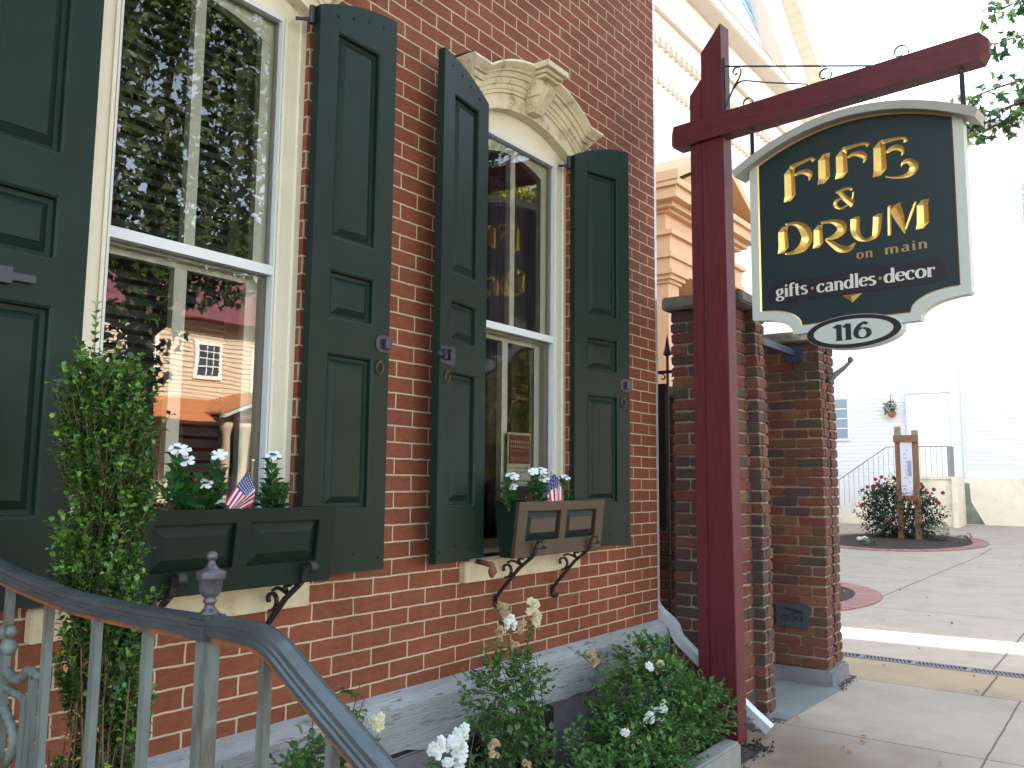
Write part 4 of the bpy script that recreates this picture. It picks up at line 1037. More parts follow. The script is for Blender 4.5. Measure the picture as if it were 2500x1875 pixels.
vinca('white periwinkle right of the small flag in the left box', -.665, -.19, 1.36, [(-.02, 1.565, 1), (.0, 1.50, 0), (-.03, 1.47, 0), (.03, 1.47, 0), (.045, 1.42, 0), (.065, 1.47, 0), (-.04, 1.43, 0)])
vinca('white periwinkle at the left end of the right window box', .665, -.19, 1.36, [(-.008, 1.512, 2), (.02, 1.46, 1), (-.03, 1.45, 0), (.04, 1.43, 0), (-.01, 1.47, 0)])
vinca('tallest white periwinkle in the middle of the right window box', .885, -.19, 1.36, [(.0, 1.54, 3), (.03, 1.50, 1), (-.035, 1.48, 0), (.05, 1.46, 0)])
vinca('white periwinkle behind the small flag in the right window box', 1.12, -.17, 1.36, [(.045, 1.508, 1), (-.10, 1.485, 2), (.0, 1.47, 0), (.08, 1.44, 0)])
for x, y, lab in ((-1.065, -.21, 'brown withered clump at the left end of the left window box'), (.80, -.21, 'brown withered clump between the periwinkles of the right window box')):
    t = MB()
    for k in range(70): q = Vector((x, y, 1.37)) + Vector((U(-.025, .025), U(-.02, .02), U(0, .06))); leaf(t, q, rv(), .014, .008, (U(.7, 1.3),) * 3)
    o = t.build('withered_clump', M('withered_brown', (.12, .05, .025), .8, usecol=True), None, fix=False, origin=(x, y, 1.37)); tag(o, lab, 'dried plant', 'withered clumps in the window boxes')

# small flags
FRED = M('flag_red', (.42, .02, .04), .7, trans=.25); FWHT = M('flag_white', (.70, .70, .74), .7, trans=.25); FBLU = M('flag_blue', (.015, .03, .14), .7, trans=.2)
def flag(label, loc, top, bot, fn, cant):
    b = thing('small_flag', label, 'flag', loc, 'small flags in the window boxes')
    t = MB(); t.tube([bot, top], .0028, 8); t.build('stick', M('flag_stick', (.35, .2, .07), .5), b)
    t = MB(); r = .0055; c = Vector(top); t.lathe(c.x, c.y, [(.001, c.z - r), (r * .7, c.z - r * .6), (r, c.z), (r * .7, c.z + r * .7), (.001, c.z + r)], 10); t.build('knob', GOLD, b, smooth=True)
    NV, NU = 13, 26
    for nm_, mt_, sel in (('red_stripes', FRED, 0), ('white_stripes', FWHT, 1), ('canton', FBLU, 2)):
        t = MB()
        for j in range(NV):
            for i in range(NU):
                cn_ = (i < NU * cant[0] and j < cant[1])
                k = 2 if cn_ else j % 2
                if k != sel: continue
                t.add([fn((i) / NU, j / NV), fn((i + 1) / NU, j / NV), fn((i + 1) / NU, (j + 1) / NV), fn(i / NU, (j + 1) / NV)], [(0, 1, 2, 3)])
        o = t.build(nm_, mt_, b, fix=False)
        if sel == 2:
            st = MB()
            for a in range(6):
                for c_ in range(8):
                    u = (a + .5) / 6 * cant[0]; v = (c_ + .5 + .25 * (a % 2)) / 8.4 * cant[1] / NV
                    q = fn(u, v); e1 = (fn(u + .01, v) - q).normalized(); e2 = (fn(u, v + .01) - q).normalized()
                    q = q + Vector((-.0006, -.0012, 0)); P = []
                    for m_ in range(10):
                        rr = .0030 if m_ % 2 == 0 else .0013; P.append(q + e1 * rr * math.cos(m_ * math.pi / 5) + e2 * rr * math.sin(m_ * math.pi / 5))
                    st.add(P, [list(range(10))])
            st.build('stars', FWHT, o, fix=False)
def bil(P00, P10, P01, P11, amp, ph, y0):
    def fn(u, v):
        x = (1 - u) * (1 - v) * P00[0] + u * (1 - v) * P10[0] + (1 - u) * v * P01[0] + u * v * P11[0]
        z = (1 - u) * (1 - v) * P00[1] + u * (1 - v) * P10[1] + (1 - u) * v * P01[1] + u * v * P11[1]
        return Vector((x, y0 + amp * math.sin(ph + v * 7 + u * 2), z))
    return fn
flag('small striped flag on a stick in the left window box, drooping to the left', (-.78, -.22, 1.37), (-.785, -.235, 1.556), (-.765, -.20, 1.36),
     bil((-.790, 1.533), (-.889, 1.408), (-.772, 1.414), (-.822, 1.398), .010, .5, -.235), (.44, 7))
def f2(u, v):
    hx = .908 + (1.055 - .908) * v; hz = 1.447 + (.086 * (1 - abs(v - .36) / .36) if v < .36 else .086 * (1 - (v - .36) / .64) ** .9) + .012 * v
    bx_ = .922 + (1.045 - .922) * v; bz = 1.396 + .012 * v
    return Vector((hx + (bx_ - hx) * u, -.235 + .009 * math.sin(v * 9 + u), hz + (bz - hz) * u))
def f2r(u, v): return f2(u, v)
flag('small striped flag on a stick in the right window box, hanging straight down', (.96, -.22, 1.37), (.960, -.226, 1.550), (.955, -.20, 1.36), f2r, (.5, 9))

# garden floor lamp in the bed
gl_ = thing('garden_spotlight', 'round grey garden spotlight in front of the cellar opening', 'lamp', (.617, -.15, .3))
t = MB(); t.tube([(.64, -.07, .41), (.60, -.17, .395)], [.052, .060], 24); t.build('housing', M('grey_lamp', (.10, .12, .17), .4, metal=.3), gl_)
t = MB(); t.tube([(.5995, -.171, .395), (.598, -.175, .3945)], [.026, .024], 20); t.build('lens', M('lamp_lens', (.30, .33, .42), .25), gl_)
t = MB(); t.tube([(.64, -.09, .36), (.645, -.08, .0)], .010, 8); t.build('spike', BLACKI, gl_)

# ============================================================ GROUND
def gz(x): return max(0.0, (x - 18) * .0333) if x < 40 else 22 * .0333
def ground_mat():
    mt = M('plaza_concrete', (.375, .322, .250), .85, var=.2, vscale=150, dirt=(.20, .16, .12), dscale=1.7, damt=.55, edge=(.46, .74), bump=.0018, bscale=170)
    nt = mt.node_tree; N = nt.nodes; L = nt.links; b = N['Principled BSDF']
    src = b.inputs['Base Color'].links[0].from_socket
    tc = N.new('ShaderNodeTexCoord'); sp = N.new('ShaderNodeSeparateXYZ'); L.new(tc.outputs['Object'], sp.inputs[0])
    nz = N.new('ShaderNodeTexNoise'); nz.inputs['Scale'].default_value = 6; L.new(tc.outputs['Object'], nz.inputs[0])
    def mth(op, a, c=None, d=None):
        n = N.new('ShaderNodeMath'); n.operation = op
        for i, q in enumerate((a, c, d)):
            if q is None: continue
            if isinstance(q, (int, float)): n.inputs[i].default_value = q
            else: L.new(q, n.inputs[i])
        return n.outputs[0]
    X = mth('MULTIPLY_ADD', nz.outputs[0], .012, sp.outputs[0]); Y = mth('MULTIPLY_ADD', nz.outputs[0], .012, sp.outputs[1])
    fac = None
    def mx(v):
        nonlocal fac
        fac = v if fac is None else mth('MAXIMUM', fac, v)
    def line(c, k, w, cond=None):
        v = mth('LESS_THAN', mth('ABSOLUTE', mth('SUBTRACT', c, k)), w)
        for (q, lo, hi) in (cond or []): v = mth('MULTIPLY', v, mth('MULTIPLY', mth('GREATER_THAN', q, lo), mth('LESS_THAN', q, hi)))
        mx(v)
    for k, w in ((3.0, .006), (4.60, .007), (8.8, .010), (12.3, .010), (16.2, .012), (20.0, .012), (25.2, .014), (31.5, .02)): line(X, k, w)
    line(Y, -1.74, .006, [(X, -20, 4.6)]); line(Y, -1.50, .009, [(X, 4.6, 5.4)]); line(Y, -1.44, .008, [(X, 5.6, 8.8)]); line(Y, .42, .012, [(X, 8.8, 20)])
    line(Y, -3.4, .01, [(X, -20, 8.8)]); line(Y, -1.4, .012, [(X, 8.8, 40)])
    # the paler band beside the drain
    mm = N.new('ShaderNodeMix'); mm.data_type = 'RGBA'; L.new(mth('MULTIPLY', fac, .8), mm.inputs[0]); L.new(src, mm.inputs[6]); mm.inputs[7].default_value = (.035, .03, .028, 1)
    band = mth('MULTIPLY', mth('GREATER_THAN', X, 4.61), mth('LESS_THAN', X, 5.42))
    m2 = N.new('ShaderNodeMix'); m2.data_type = 'RGBA'; m2.blend_type = 'MULTIPLY'; L.new(mth('MULTIPLY', band, 1.0), m2.inputs[0]); L.new(mm.outputs[2], m2.inputs[6]); m2.inputs[7].default_value = (.90, .80, .62, 1)
    # stains near the post foot
    n4 = N.new('ShaderNodeTexNoise'); n4.inputs['Scale'].default_value = 2.2; n4.inputs['Detail'].default_value = 6; L.new(tc.outputs['Object'], n4.inputs[0])
    r = mth('SQRT', mth('ADD', mth('POWER', mth('SUBTRACT', sp.outputs[0], 2.35), 2), mth('POWER', mth('SUBTRACT', sp.outputs[1], -.9), 2)))
    st = mth('MULTIPLY', mth('SUBTRACT', 1.0, mth('MINIMUM', mth('MULTIPLY', r, .95), 1)), mth('MULTIPLY', n4.outputs[0], 1.7))
    m3 = N.new('ShaderNodeMix'); m3.data_type = 'RGBA'; m3.clamp_factor = True; L.new(st, m3.inputs[0]); L.new(m2.outputs[2], m3.inputs[6]); m3.inputs[7].default_value = (.17, .105, .06, 1)
    L.new(m3.outputs[2], b.inputs['Base Color'])
    return mt
CONC = ground_mat()
t = MB()
xs_ = [-300, -60, -20, -8, 0, 8, 18] + [18 + i for i in range(1, 23)] + [60, 120, 300]; ys_ = [-300, -100, -40, -22, -12, -4.2, 0, 4, 10, 25, 60, 300]
for x in xs_:
    for y in ys_: t.v.append((x, y, gz(x)))
for i in range(len(xs_) - 1):
    for j in range(len(ys_) - 1):
        a = i * len(ys_) + j; t.f.append([a, a + len(ys_), a + len(ys_) + 1, a + 1]); t.c.append(None); t.mi.append(0)
struct(t.build('ground', CONC, fix=False))
t = MB(); t.box(-60, 20, -11.5, -4.6, -.02, .004); struct(t.build('road', M('asphalt', (.05, .05, .05), .9, var=.2, vscale=20)))
# planting bed
t = MB(); n_ = 40; vs = []
for i in range(n_ + 1):
    for j in range(9):
        x = -1.3 + (2.36 + 1.3) * i / n_; y = -.72 + (.70) * j / 8; e = min(1, (2.42 - x) / .25, 1 + (0 if j else -1) + .3)
        vs.append((x, y, (.035 + U(-.012, .018)) * max(0.1, e)))
t.add(vs, [(i * 9 + j, (i + 1) * 9 + j, (i + 1) * 9 + j + 1, i * 9 + j + 1) for i in range(n_) for j in range(8)])
struct(t.build('garden_bed', M('dark_mulch', (.028, .021, .016), .95, var=.5, vscale=30, bump=.02, bscale=45), fix=False))
t = MB()
for k in range(160): 
    q = Vector((2.33 + random.gauss(0, .09), -.66 + random.gauss(0, .05), .006)); t.box(q.x, q.x + U(.006, .03), q.y, q.y + U(.004, .009), .004, U(.008, .016))
tag(t.build('mulch_chips', M('mulch_chip', (.015, .012, .012), .95), origin=(2.33, -.66, 0)), 'spilled black mulch chips on the pavement at the foot of the maroon post', 'mulch', kind='stuff')
for k, (x0, x1) in enumerate(((.55, 1.24), (1.26, 2.02))):
    t = MB(); t.box(x0, x1, -.735, -.635, -.05, .135)
    o = t.build('curb_stone', STONE, bevel=.012, origin=(x0, -.68, 0)); tag(o, ('grey curb stone half hidden by rose leaves', 'worn grey curb stone ending beside the foot of the sign post')[k], 'curb stone', 'curb stones edging the bed')
t = MB(); t.add([(3.06, -.62, .003), (4.12, -.655, .003), (4.35, -.55, .003), (4.35, .5, .003), (3.0, .5, .003)] + [(3.06, -.62, .012), (4.12, -.655, .012), (4.35, -.55, .012), (4.35, .5, .012), (3.0, .5, .012)],
      [(5, 6, 7, 8, 9), (0, 1, 6, 5), (1, 2, 7, 6), (2, 3, 8, 7), (3, 4, 9, 8), (4, 0, 5, 9)])
tag(t.build('stone_slab', BLUES, origin=(3.7, -.1, 0)), 'greenish flat stone threshold between the two brick piers', 'paving slab')
# trench drain
dr = thing('trench_drain', 'long narrow metal drain grate set across the plaza paving', 'drain', (5.50, -1.2, 0))
DM = M('drain_metal', (.16, .16, .17), .5, metal=.5)
t = MB(); t.box(5.42, 5.445, -4.2, 3, .0005, .006); t.box(5.575, 5.60, -4.2, 3, .0005, .006); t.build('edge_rail', DM, dr)
t = MB(); t.box(5.445, 5.575, -4.2, 3, .0005, .002); t.build('drain_channel', DARK, dr)
t = MB(); y = -4.2; k = 0
while y < 2.9:
    if k % 13 == 12: t.box(5.447, 5.573, y + .01, y + .05, .0025, .0055); y += .06
    else: t.hull8([(5.449, y, .0025), (5.449, y + .012, .0025), (5.571, y + .052, .0025), (5.571, y + .040, .0025), (5.449, y, .005), (5.449, y + .012, .005), (5.571, y + .052, .005), (5.571, y + .040, .005)]); y += .030
    k += 1
t.build('grate', DM, dr)
# litter leaves on the paving
t = MB()
for k in range(55):
    x = 2.6 + 14 * rnd() ** 1.6; y = U(-3.2, .6 + x * .1 - .4); leaf(t, Vector((x, y, .006 + gz(x))), Vector((U(-1, 1), U(-1, 1), .15)), U(.03, .06), U(.02, .035), (U(.5, 1.4), U(.5, 1.0), U(.4, .8)))
tag(t.build('fallen_leaves', M('fallen_leaf', (.30, .17, .07), .8, usecol=True), fix=False), 'few dry brown leaves scattered over the plaza paving', 'leaves', kind='stuff')

t = MB(); random.seed(77)
for (x0, y0, x1, y1, n_) in ((2.7, -.56, 3.2, -.56, 120), (4.1, -.64, 4.62, -.62, 150), (4.64, -.62, 4.64, .1, 90), (3.2, -.55, 3.25, -.1, 80), (4.08, -.6, 4.08, -.1, 70), (.6, -.75, 2.05, -.75, 160)):
    for k in range(n_):
        f = rnd(); x = x0 + (x1 - x0) * f + random.gauss(0, .022); y = y0 + (y1 - y0) * f + random.gauss(0, .022); s_ = U(.004, .014); t.box(x, x + s_, y, y + s_ * U(.4, 1), .003, .004 + s_ * .4)
tag(t.build('ground_debris', M('dark_debris', (.075, .055, .04), .95)), 'dark crumbs and grit gathered along the feet of the piers and curb', 'debris', kind='stuff')
# ============================================================ BRICK PIERS
PB = M('old_pier_brick', (.120, .040, .025), .85, usecol=True, var=.3, vscale=30, dirt=(.34, .29, .23), dscale=34, damt=.8, edge=(.66, .72), bump=.004, bscale=50)
PM = M('rough_lime_mortar', (.27, .215, .15), .95, var=.25, vscale=30, bump=.006, bscale=60)
def pier(name, label, blocks, cap, capz, warp, ch=.0745, loc=(0, 0, 0), darkx=.5):
    b = thing(name, label, 'brick pier', loc, 'rough brick gate piers')
    br = MB(); co = MB()
    def Wp(p): return warp(p)
    for (x0, x1, y0, y1, z0, z1) in blocks:
        nz_ = int(round((z1 - z0) / ch)); 
        for k in range(nz_):      # mortar core, sliced so it follows the lean
            za, zb_ = z0 + k * ch, z0 + (k + 1) * ch
            i_ = .010
            P = [(x0 + i_, y0 + i_, za), (x1 - i_, y0 + i_, za), (x1 - i_, y1 - i_, za), (x0 + i_, y1 - i_, za), (x0 + i_, y0 + i_, zb_), (x1 - i_, y0 + i_, zb_), (x1 - i_, y1 - i_, zb_), (x0 + i_, y1 - i_, zb_)]
            co.hull8([Wp(p) for p in P])
            def courses(L0, L1, face, off):
                p = L0; first = True
                while p < L1 - .02:
                    ln = (.105 if (first and off) else .205); first = False
                    q = min(p + ln, L1)
                    if L1 - q < .05: q = L1
                    g = .006; j = lambda: U(-.0035, .0035); out = U(-.004, .006)
                    tone = rnd()
                    if tone < (darkx if face == 'x' else .16): c = (U(.42, .62), U(.8, 1.05), U(.95, 1.3))
                    elif tone < .86: c = tuple(U(.75, 1.15) * a for a in (1, 1, 1))
                    else: c = (U(1.15, 1.35), U(1.3, 1.6), U(1.1, 1.3))
                    zz0, zz1 = za + g + j(), zb_ - g * .6 + j()
                    a0, a1 = p + (0 if p == L0 else g) + j(), q - (0 if q == L1 else g) + j()
                    if face == 'x': P = [(x0 - out, a0, zz0), (x0 + .05, a0, zz0), (x0 + .05, a1, zz0), (x0 - out, a1, zz0), (x0 - out, a0, zz1), (x0 + .05, a0, zz1), (x0 + .05, a1, zz1), (x0 - out, a1, zz1)]
                    elif face == 'X': P = [(x1 - .05, a0, zz0), (x1 + out, a0, zz0), (x1 + out, a1, zz0), (x1 - .05, a1, zz0), (x1 - .05, a0, zz1), (x1 + out, a0, zz1), (x1 + out, a1, zz1), (x1 - .05, a1, zz1)]
                    elif face == 'Y': P = [(a0, y1 - .05, zz0), (a1, y1 - .05, zz0), (a1, y1 + out, zz0), (a0, y1 + out, zz0), (a0, y1 - .05, zz1), (a1, y1 - .05, zz1), (a1, y1 + out, zz1), (a0, y1 + out, zz1)]
                    else: P = [(a0, y0 - out, zz0), (a1, y0 - out, zz0), (a1, y0 + .05, zz0), (a0, y0 + .05, zz0), (a0, y0 - out, zz1), (a1, y0 - out, zz1), (a1, y0 + .05, zz1), (a0, y0 + .05, zz1)]
                    P = [Wp((a + U(-.003, .003), b_ + U(-.003, .003), c_ + U(-.002, .002))) for a, b_, c_ in P]
                    # chamfered brick: inset bottom/top ring
                    n0 = len(br.v)
                    cen = Vector((sum(p_[0] for p_ in P) / 8, sum(p_[1] for p_ in P) / 8, 0))
                    hz = .009
                    def insr(p_, f, dz): v = Vector(p_); d_ = cen - Vector((v.x, v.y, 0)); d_.z = 0; L_ = d_.length; v = v + d_ * (f / max(L_, .01)); v.z += dz; return tuple(v)
                    rings = [[insr(P[i], .010, 0) for i in range(4)], [insr(P[i], 0, hz) for i in range(4)], [insr(P[i + 4], 0, -hz) for i in range(4)], [insr(P[i + 4], .010, 0) for i in range(4)]]
                    vv = sum(rings, []); fs = [(3, 2, 1, 0), (12, 13, 14, 15)]
                    for r_ in range(3): fs += [(r_ * 4 + i, r_ * 4 + (i + 1) % 4, r_ * 4 + 4 + (i + 1) % 4, r_ * 4 + 4 + i) for i in range(4)]
                    br.add(vv, fs, c)
                    p = q
            courses(y0, y1, 'x', k % 2); courses(x0 + .05, x1 - .05, 'y', (k + 1) % 2)
            courses(y0, y1, 'X', k % 2); courses(x0 + .05, x1 - .05, 'Y', (k + 1) % 2)
    br.build('brickwork', PB, b, fix=True); co.build('mortar', PM, b)
    if cap:
        t = MB(); x0, x1, y0, y1 = cap; nx = 8; 
        P = [Wp(p) for p in ((x0, y0, capz), (x1, y0, capz), (x1, y1, capz), (x0, y1, capz), (x0 + .01, y0 + .01, capz + .085), (x1 - .01, y0 + .01, capz + .075), (x1 - .02, y1, capz + .08), (x0 + .01, y1, capz + .09))]
        t.hull8(P); t.build('coping_stone', M('mossy_coping', (.13, .125, .09), .9, var=.4, vscale=14, bump=.008, bscale=22), b, bevel=.012)
    return b
random.seed(21)
def warp1(p):
    x, y, z = p; f = max(0, 1.9 - z)
    return (x + (.045 * f if x > 2.9 else .012 * f) + .008 * math.sin(z * 3.1), y + .010 * math.sin(z * 2.3 + 1), z)
p1 = pier('brick_pier', 'rough brick pier directly behind the maroon post, mottled with dark burnt bricks', [(2.69, 2.93, -.455, -.03, .03, .03 + 35 * .0745), (2.93, 3.085, -.525, -.03, .03, .03 + 35 * .0745)], (2.63, 3.12, -.56, .01), 2.645, warp1, loc=(2.9, -.28, 0), darkx=.62)
t = MB(); t.box(2.72, 3.19, -.53, -.05, -.05, .028, jit=.012); t.build('footing', FOUND, p1, bevel=.01)
def warp2(p): return (p[0] + .006 * math.sin(p[2] * 2.1), p[1] + .006 * math.sin(p[2] * 2.9), p[2])
p2 = pier('brick_pier', 'rough brick pier farther along with a small iron plate near its foot', [(4.14, 4.31, -.575, .0, .13, .13 + 33 * .0745), (4.31, 4.40, -.50, .0, .13, .13 + 33 * .0745), (4.40, 4.565, -.56, .0, .13, .13 + 33 * .0745)], (4.08, 4.62, -.62, .04), .13 + 33 * .0745, warp2, loc=(4.35, -.28, 0), darkx=.25)
t = MB(); t.box(4.12, 4.60, -.60, .02, -.05, .125, jit=.006); t.build('footing', FOUND, p2, bevel=.02)
t = MB(); t.box(4.115, 4.128, -.440, -.195, .415, .590); t.build('iron_plate', M('dark_slate_plate', (.035, .045, .055), .6, var=.4, vscale=30), p2)
t = MB()
for yy in (-.26, -.32, -.38): t.tube([(4.112, yy + .022 * math.cos(i * math.pi / 6), .487 + .022 * math.sin(i * math.pi / 6)) for i in range(13)], .004, 5, caps=False)
t.build('ornament', BLACKI, p2)
t = MB(); t.hull8([(4.113, -.40, .515), (4.1135, -.25, .545), (4.116, -.25, .545), (4.116, -.40, .515), (4.113, -.40, .540), (4.1135, -.25, .560), (4.116, -.25, .560), (4.116, -.40, .540)]); t.build('ornament', BLACKI, p2)
t = MB(); t.tube([(4.42, -.56, 2.30), (4.45, -.60, 2.36), (4.50, -.66, 2.42), (4.53, -.70, 2.47)], [.020, .022, .016, .012], 8); t.lathe(4.53, -.70, [(.001, 2.455), (.022, 2.47), (.018, 2.50), (.001, 2.51)], 8); t.build('iron_stop', M('weathered_grey_iron', (.14, .12, .12), .7), p2)
gb = MB(); gb.box(3.06, 4.12, -.40, -.375, 2.485, 2.535); gb.box(4.10, 4.125, -.45, -.33, 2.44, 2.56)
tag(gb.build('gate_bar', M('blue_painted_iron', (.028, .042, .085), .5), origin=(3.6, -.39, 2.5)), 'blue painted iron bar spanning the gap between the piers near their tops', 'iron bar')

# garden wall seen through the gap and iron gate
random.seed(4)
gw = pier('garden_wall', 'low brick garden wall seen through the gap beside the building corner', [(3.62, 3.80, .16, 2.0, .0, 29 * .0745)], (3.58, 3.84, .14, 2.02), 29 * .0745, lambda p: p, loc=(3.7, 1, 0), darkx=.35)
gw['category'] = 'wall'; del gw['group']
ig = thing('iron_gate', 'black wrought iron gate with spear finials between the building corner and the pier', 'gate', (3.0, .12, .1))
GY = (.17, .30)
def gpt(y, z): return (3.05, y, z)
t = MB(); t.tube([gpt(.175, .05), gpt(.175, 2.40)], .010, 8); t.lathe(3.05, .175, [(.010, 2.40), (.032, 2.41), (.030, 2.42), (.018, 2.46), (.011, 2.50), (.010, 2.515), (.004, 2.54), (.001, 2.56)], 12); t.build('spear_picket', BLACKI, ig)
t = MB(); t.tube([gpt(.09, .05), gpt(.09, 2.40)], .010, 8); t.lathe(3.05, .09, [(.010, 2.40), (.032, 2.41), (.030, 2.42), (.018, 2.46), (.011, 2.50), (.010, 2.515), (.004, 2.54), (.001, 2.56)], 12); t.build('spear_picket', BLACKI, ig)
t = MB(); t.box(3.035, 3.065, -.02, .60, 2.275, 2.295); t.build('top_rail', BLACKI, ig)
t = MB(); t.box(3.035, 3.065, -.02, .60, .985, 1.0); t.build('middle_rail', BLACKI, ig)
for yc, sg in ((.215, 1), (.135, -1), (.30, -1), (.05, 1)):
    t = MB(); strip(t, [(3.05, yc + .028 * (1 - k / 16) * math.cos(sg * (1.2 + k * .35)) * 1.0, 2.245 + .028 * (1 - k / 18) * math.sin(sg * (1.2 + k * .35))) for k in range(15)], .012, .006); t.build('scroll', BLACKI, ig)
    t = MB(); strip(t, [(3.05, yc + .028 * (1 - k / 16) * math.cos(sg * (1.2 + k * .35)), 1.03 + .028 * (1 - k / 18) * math.sin(sg * (1.2 + k * .35))) for k in range(15)], .012, .006); t.build('scroll', BLACKI, ig)
t = MB(); t.box(3.03, 3.07, .19, .245, 1.18, 2.20); t.build('lock_board', M('black_board', (.013, .014, .014), .5), ig)

# ============================================================ CHURCH
CHW = M('white_masonry', (.80, .74, .64), .8, var=.04)
CHT = M('cream_trim', (.66, .52, .38), .8)
CHS = M('church_soffit', (.62, .55, .45), .8)
ch = thing('church', 'large white classical building with a mosaic filled pediment high above the brick corner', 'church', (16, 7, 0))
XL, XR = 6.36, 30.5; YF = 7.0; YW = 6.49
t = MB(); t.box(XL, XR, YW, 22, 0, 13.0); t.build('wall', CHW, ch)
t = MB(); t.box(XL - .2, XR + .2, YW - .12, YW - .01, 12.98, 13.14); t.build('moulding', CHT, ch)
t = MB(); t.box(XL - .1, XR + .1, YW - .07, YW - .001, 12.32, 12.40); t.build('moulding', CHT, ch)
t = MB(); t.box(XL - .1, XR + .1, YW - .02, 22.1, 13.14, 14.09); t.build('frieze', CHW, ch)
t = MB(); t.box(XL - .5, XR + .5, 6.0, 22.3, 14.092, 14.36); t.build('cornice', CHS, ch)
t = MB(); t.box(XL - .5, XR + .5, 5.96, 5.998, 14.12, 14.365); t.build('cornice_face', CHW, ch)
t = MB(); t.box(XL - .52, XR + .52, 5.95, 6.05, 14.367, 14.40); t.build('cornice_edge', M('brown_cornice_edge', (.30, .19, .12), .8), ch)
for k in range(12):
    x = 9.3 + k * 1.5; t = MB(); t.box(x, x + .015, 6.01, 6.48, 14.085, 14.0915); t.build('soffit_joint', CHT, ch)
for k in range(46):
    x = 14.4 + k * .30; t = MB(); t.box(x, x + .14, YW - .12, YW - .001, 12.10, 12.315); t.build('dentil', CHT, ch)
for k in range(36): x = 15.0 + k * .26; t = MB(); t.box(x, x + .12, YW - .08, YW - .001, 11.14, 11.30); t.build('dentil', CHT, ch)
AX, AZ, SL = 21.0, 18.34, .66
def rake(x, off=0.0): return AZ + off - SL * abs(x - AX)
def rakeband(y0, y1, o0, o1, x0=10.5, x1=31.5):
    t = MB()
    for xe_ in (x1, x0): t.prism([(AX, rake(AX, o0)), (xe_, rake(xe_, o0)), (xe_, rake(xe_, o1)), (AX, rake(AX, o1))], lambda x, z: (x, y0, z), lambda x, z: (x, y1, z))
    return t
t = MB(); t.prism([(10.5, 14.37), (31.0, 14.37), (AX, AZ + 1.6)], lambda x, z: (x, YF, z), lambda x, z: (x, YF + 6, z)); t.build('tympanum', CHW, ch)
MBZ = lambda x, o=0.0: 17.80 - .646 * (x - 24.574) + o
t = MB(); t.prism([(AX, MBZ(AX, -.42)), (28.5, MBZ(28.5, -.42)), (28.5, MBZ(28.5, .5)), (AX, MBZ(AX, .5))], lambda x, z: (x, YF - .06, z), lambda x, z: (x, YF - .045, z))
t.build('mosaic_border', M('mosaic_border_gold', (.20, .17, .10), .5, var=.5, vscale=9, dirt=(.04, .05, .10), dscale=5, damt=.9, edge=(.47, .53)), ch)
rakeband(YW, YF + 6, .0, 1.95).build('rake_frieze', CHW, ch)
rakeband(6.0, YF + 6, 1.952, 2.25).build('rake_soffit', CHS, ch)
rakeband(5.96, 5.998, 1.98, 2.50).build('rake_cornice', CHW, ch)
rakeband(5.90, YF + 6, 2.502, 2.56).build('roof', CHT, ch)
for k in range(34):
    x = AX + 1 + k * .28; z = rake(x, 1.945); t = MB(); t.hull8([(x, 6.01, z - .02), (x + .04, 6.01, z - .046), (x + .04, 6.48, z - .046), (x, 6.48, z - .02), (x, 6.01, z), (x + .04, 6.01, z - .026), (x + .04, 6.48, z - .026), (x, 6.48, z)]); t.build('soffit_slat', CHT, ch)
# mosaic: colour bands and a railing pattern
MOB = M('mosaic_blue', (.10, .30, .62), .5, var=.3, vscale=6); MOL = M('mosaic_pale_blue', (.36, .52, .70), .5, var=.3, vscale=8); MOG = M('mosaic_ochre', (.38, .30, .18), .5, var=.4, vscale=7); MOW = M('mosaic_grey_lilac', (.48, .47, .55), .5, var=.35, vscale=10)
def xin(z, off=-.42): return 24.574 + (17.80 + off - z) / .646
t = MB(); t.prism([(18.0, 14.5), (xin(14.5), 14.5), (xin(19.6), 19.6), (18.0, 19.6)], lambda x, z: (x, YF - .012, z), lambda x, z: (x, YF - .002, z)); mo = t.build('mosaic', MOW, ch)
def mo_poly(name, P, mt, d):
    t = MB(); t.prism(P, lambda x, z: (x, YF - d - .004, z), lambda x, z: (x, YF - d, z)); t.build(name, mt, mo)
mo_poly('ochre_field', [(20.0, 20.4), (20.6, 19.0), (22.6, 17.7), (24.6, 16.9), (26.6, 16.2), (26.9, 16.0), (xin(17.2), 17.2), (xin(20.3), 20.3)], MOG, .016)
mo_poly('sky_patch', [(20.2, 20.2), (21.4, 18.9), (22.9, 18.2), (24.1, 17.75), (xin(18.1), 18.1), (xin(20.2), 20.2)], MOB, .024)
mo_poly('blue_river', [(19.6, 19.4), (20.6, 18.3), (22.2, 17.5), (24.4, 16.75), (26.4, 15.95), (26.6, 15.8), (26.2, 15.75), (24.0, 16.35), (21.8, 17.0), (20.2, 17.9), (19.3, 19.0)], MOL, .032)
mo_poly('blue_stripe', [(20.3, 18.25), (22.2, 17.25), (24.4, 16.5), (26.3, 15.85), (26.2, 15.78), (24.2, 16.38), (22.1, 17.08), (20.2, 18.1)], MOB, .040)
for k in range(18):
    x = 20.5 + k * .33; t = MB(); t.box(x, x + .05, YF - .030, YF - .024, 15.35, 15.60 + 1.35 * (1 - k / 22)); t.build('mosaic_rail', CHW, mo)
